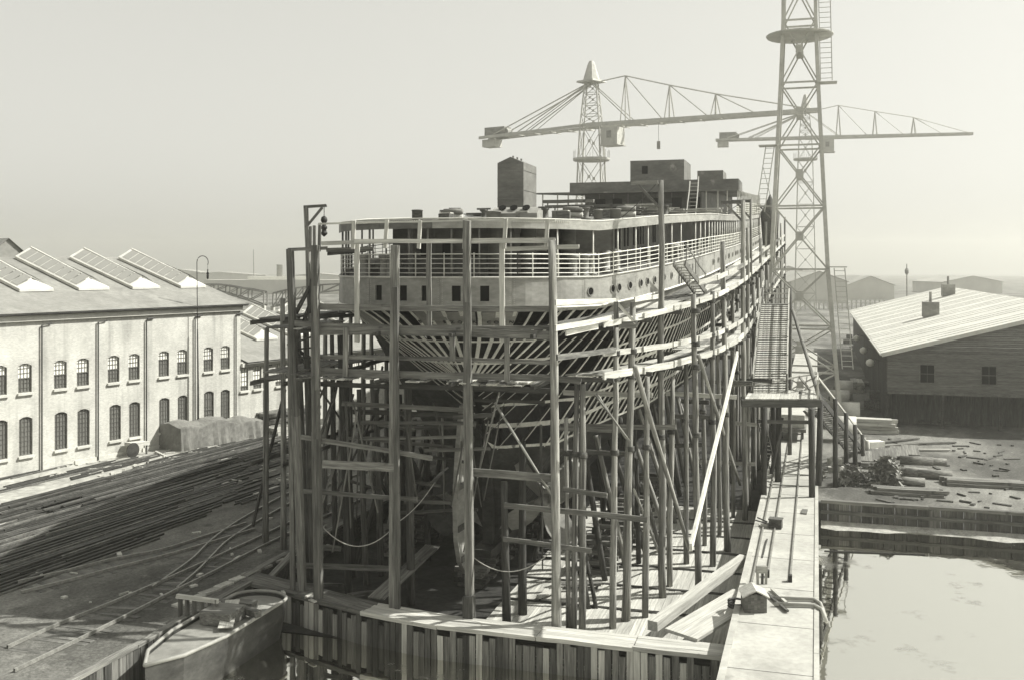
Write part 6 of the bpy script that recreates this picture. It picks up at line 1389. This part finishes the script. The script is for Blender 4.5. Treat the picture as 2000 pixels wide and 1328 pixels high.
# ================================================================ clutter shore clutter under the ship
kb = thing("keel_blocks", "stacked timber blocks carrying the ship's keel in the shaded slip", "blocks", ST(9, 0, fz(9)))
for i in range(14):
    s = 5.6 + i * 1.6
    for j in range(4): rbox("block", s, random.uniform(-.05, .05), fz(s) + j * .24 * (1 + .012 * i), 1.6 if j % 2 else 1.2, .5, .23 * (1 + .012 * i), random.choice(("plank_tar", "plank_old")), kb)
for k, t in enumerate((5.4, -5.4)):
    cr = thing("bilge_cribbing", ("log-cabin timber cribbing under the sunlit bilge of the ship", "log-cabin timber cribbing under the shaded bilge of the ship")[k], "blocks", ST(12, t, fz(12)))
    for i in range(6):
        for j in range(7):
            s = 9.5 + 3 * i
            for e in (-.5, .5):
                if j % 2: qbeam("crib_beam", s - .8, t + e, fz(s) + .12 + .24 * j, s + .8, t + e, fz(s) + .12 + .24 * j, .24, .22, "plank_old", cr)
                else: qbeam("crib_beam", s + e, t - .8, fz(s) + .12 + .24 * j, s + e, t + .8, fz(s) + .12 + .24 * j, .24, .22, "plank_old", cr)
shs = thing("hull_shores", "dark raking shores propping the hull inside the staging", "shores", ST(12, 6, fz(12)))
for i in range(26):
    s = 7 + i * 1.15; sg = 1 if i % 2 else -1; t1 = sg * interp(HB, s) * .62; t0 = sg * (interp(HB, s) * .62 + random.uniform(.8, 2.2)); pole("shore", ST(s, t0, fz(s)), ST(s + random.uniform(-.4, .4), t1, random.uniform(4.6, 6.8)), .16, .12, random.choice(("plank_tar", "pole_wood")), shs, n=7)
for i in range(22):
    t = -8 + i * .75; pole("shore", ST(random.uniform(8, 20), t, fz(9)), ST(random.uniform(8, 20), t + random.uniform(-.5, .5), random.uniform(2.5, 6)), .13, .1, "plank_tar", shs, n=6)
# workmen's planks, trestles and steps on the slip floor
for i, (px, py, l_, q, hh, ma) in enumerate(((1130, 1150, 2.2, .2, .3, "plank_old"), (1075, 1165, 1.8, 1.2, .25, "plank_pale"), (1180, 1085, 2.6, -.1, .5, "plank_pale"), (1115, 1050, 3.2, 0, .8, "plank_pale"), (1090, 1075, 3.0, .05, .5, "plank_old"), (1215, 1040, 2.4, 1.0, 1.0, "plank_pale"), (1160, 1120, 1.6, .7, .2, "plank_tar"))):
    c = G(px, py, Z_FLOOR); d = N * math.cos(q) + U * math.sin(q); o = thing("work_trestle", ("dark low trestle nearest the rudder foot", "pale short bench at the end of the floor planking", "pale trestle under the starboard propeller", "long pale bench behind the rudder", "grey bench in front of the long pale one", "pale raised trestle by the leaning shores", "black squat trestle among the poles")[i], "trestle", c)
    for e in (-.22, .06): beam("top_board", c - d * l_ / 2 + Vector((0, 0, hh)) + U * e, c + d * l_ / 2 + Vector((0, 0, hh)) + U * e, .26, .06, ma, o)
    for sg in (-1, 1):
        for e in (-.25, .15): beam("leg", c + d * sg * l_ * .4 + U * e, c + d * sg * l_ * .4 + U * e * .6 + Vector((0, 0, hh)), .08, .08, "plank_tar", o, up=U)
st2 = thing("step_ladder", "wooden step ladder rising from the slip floor among the poles", "ladder", G(1250, 1060, Z_FLOOR))
a, b = G(1258, 1070, Z_FLOOR), W(1232, 1000, 54)
for d in (0, .7): beam("string", a + N * d, b + N * d, .05, .2, "plank_old", st2)
for i in range(9): p = a.lerp(b, (i + .5) / 9); beam("step", p, p + N * .7, .2, .04, "plank_pale", st2)
# slack ropes hanging from the staging
def sag(name, a, b, dip, label):
    pts = [a.lerp(b, i / 14) - Vector((0, 0, dip * 4 * (i / 14) * (1 - i / 14))) for i in range(15)]; tag(MB().tube(pts, .02, 5).build(name, "rope", None, True), label, "rope")
sag("rope", RW(628, 1026, -1.2), RW(775, 1022, -1.2), .9, "slack rope looped between the two left stern posts"); sag("rope", RW(925, 1088, -1.4), RW(1085, 1068, -1.3), .75, "pale slack rope looped right of the middle stern post"); sag("rope", RW(775, 1020, -1.0), RW(850, 940, 2), .2, "rope running up into the dark behind the second stern post")
# loads on the promenade deck
def heap(name, label, c, l_, w_, h_, ma, n=16):
    o = thing(name, label, "timber", c)
    for i in range(n):
        q = random.gauss(0, .18); p = c + U * random.uniform(-w_, w_) + Vector((0, 0, .06 + h_ * random.random() * .9)); d = N * math.cos(q) + U * math.sin(q); e = random.uniform(-.3, .3) * l_; beam("board", p + d * (e - l_ * .35), p + d * (e + l_ * .35), .28, .05, ma, o)
for px, s, l_, h_, ma, lab in ((1270, 22, 2.6, .75, "plank_pale", "large heap of pale boards on the promenade deck"), (1240, 20, 1.6, .5, "plank_old", "smaller grey heap of offcuts left of the pale boards"), (1372, 40, 3.0, .7, "plank_pale", "pale timber heap at the foot of the deck ladder"), (1310, 26, 2.0, .5, "plank_pale", "low pale pile of boards near the gallows pole"), (935, 14, 1.8, .3, "plank_old", "thin pile of planks beside the rounded skylight"), (1130, 22, 2.4, .35, "plank_old", "grey planks stacked on the deck behind the vent trunks")):
    p = RW(px, 430, s); s_, t_ = to_st(p); heap("board_heap", lab, ST(s_, t_, pz(s_)), l_, .6, h_, ma)
random.seed(21)
nm_ = (("wooden_chest", "box"), ("canvas_roll", "canvas"), ("iron_fitting", "fitting"))
for i, (px, s) in enumerate(((872, 9), (884, 11), (945, 7), (1022, 9), (1040, 12), (1065, 8), (1100, 10), (1118, 13), (1145, 9), (1185, 12), (1222, 16), (1300, 18))):
    p = RW(px, 430, s); s_, t_ = to_st(p); c = ST(s_, t_, pz(s_)); k = i % 3; pl_ = ("left of the rounded skylight", "just left of the rounded skylight", "in front of the rounded skylight", "right of the rounded skylight", "at the foot of the engine casing", "right of the engine casing", "left of the long trestle boards", "under the long trestle boards", "midway to the vent trunks", "between the two vent trunks", "right of the vent trunks", "beside the pale board heap")[i]
    o = thing(nm_[k][0], ("small wooden chest ", "pale roll of canvas ", "dark iron fitting ")[k] + pl_ + " on the promenade deck", nm_[k][1], c)
    if k == 0:
        MB().boxm(Matrix.Translation(c + Vector((0, 0, .2))) @ Matrix.Rotation(-TH + random.uniform(-.5, .5), 4, 'Z'), .7, .45, .4).build("body", "plank_old", o); MB().boxm(Matrix.Translation(c + Vector((0, 0, .43))) @ Matrix.Rotation(-TH, 4, 'Z'), .6, .5, .06).build("lid", "plank_pale", o)
    elif k == 1:
        for j in range(2): MB().tube([c + N * -.5 + Vector((0, 0, .16 + .3 * j)) + U * .05 * j, c + Vector((0, 0, .17 + .3 * j)), c + N * .55 + Vector((0, 0, .15 + .3 * j))], .16, 8).build("roll", "canvas" if j else "plank_pale", o, True)
    else:
        MB().lathe(c, [(.25, 0), (.25, .08), (.12, .12), (.12, .5), (.2, .55), (.2, .62)], 10).build("pedestal", "steel_rust", o, True); MB().tube([c + N * -.35 + Vector((0, 0, .66)), c + N * .35 + Vector((0, 0, .66))], .05, 6).build("bar", "steel_rust", o)
for i, (p, q, lab) in enumerate(((W(1286, 356, 46.9), RW(1215, 425, 10), "thin wire from the tall gallows pole down to the deck left of it"), (RW(1245, 352, 58), RW(1285, 352, 30), "long thin batten line stretched level beside the funnel casing"), (W(1450, 396, 60.4), RW(1395, 425, 40), "thin wire from the farther gallows pole to the deck"))):
    tag(MB().tube([p, p.lerp(q, .5) - Vector((0, 0, .08)), q], .02, 5).build("wire", "steel_dark"), lab, "wire")
dl = thing("deck_ladder", "pale ladder leaning on the edge of the boat deck", "ladder", RW(1342, 420, 46))
a, b = RW(1341, 422, 45), RW(1348, 355, 49.6); 
for d in (0, .75): beam("rail", a + N * d, b + N * d + Vector((0, 0, .5 * d)), .08, .1, "plank_pale", dl)
for i in range(9): p = a.lerp(b, (i + .5) / 9); beam("rung", p, p + N * .75, .05, .05, "plank_pale", dl)
sg_ = thing("ship_stairs", "narrow gangway stairs slanting down from the main deck to the staging", "stairs", LW(1360, 570, 9.6))
a, b = LW(1316, 515, 8.95), LW(1358, 572, 9.6)
for d in (0, .55): beam("stringer", a + N * d, b + N * d, .08, .28, "steel_house", sg_)
for i in range(11): p = a.lerp(b, (i + .5) / 11); beam("tread", p, p + N * .55, .22, .05, "plank_pale", sg_)
beam("handrail", a + N * .55 + Vector((0, 0, .95)), b + N * .55 + Vector((0, 0, .95)), .05, .06, "steel_house", sg_)
for q in (0.05, .5, .95): p = a.lerp(b, q) + N * .55; beam("rail_post", p, p + Vector((0, 0, .95)), .05, .05, "steel_house", sg_, up=U)
# ================================================================ HAZE
hm = bpy.data.materials.new("haze"); hm.use_nodes = True; hn = hm.node_tree.nodes; hn.clear()
vo = hn.new("ShaderNodeVolumePrincipled"); vo.inputs["Color"].default_value = (.97, .965, .90, 1); vo.inputs["Density"].default_value = HAZE; vo.inputs["Anisotropy"].default_value = 0.6
ho = hn.new("ShaderNodeOutputMaterial"); hm.node_tree.links.new(vo.outputs[0], ho.inputs["Volume"]); MATS["haze"] = hm
hz = MB().box(-2300, 2300, -2300, 2300, -3.6, 72).build("haze", "haze"); hz["kind"] = "stuff"; hz.visible_shadow = True
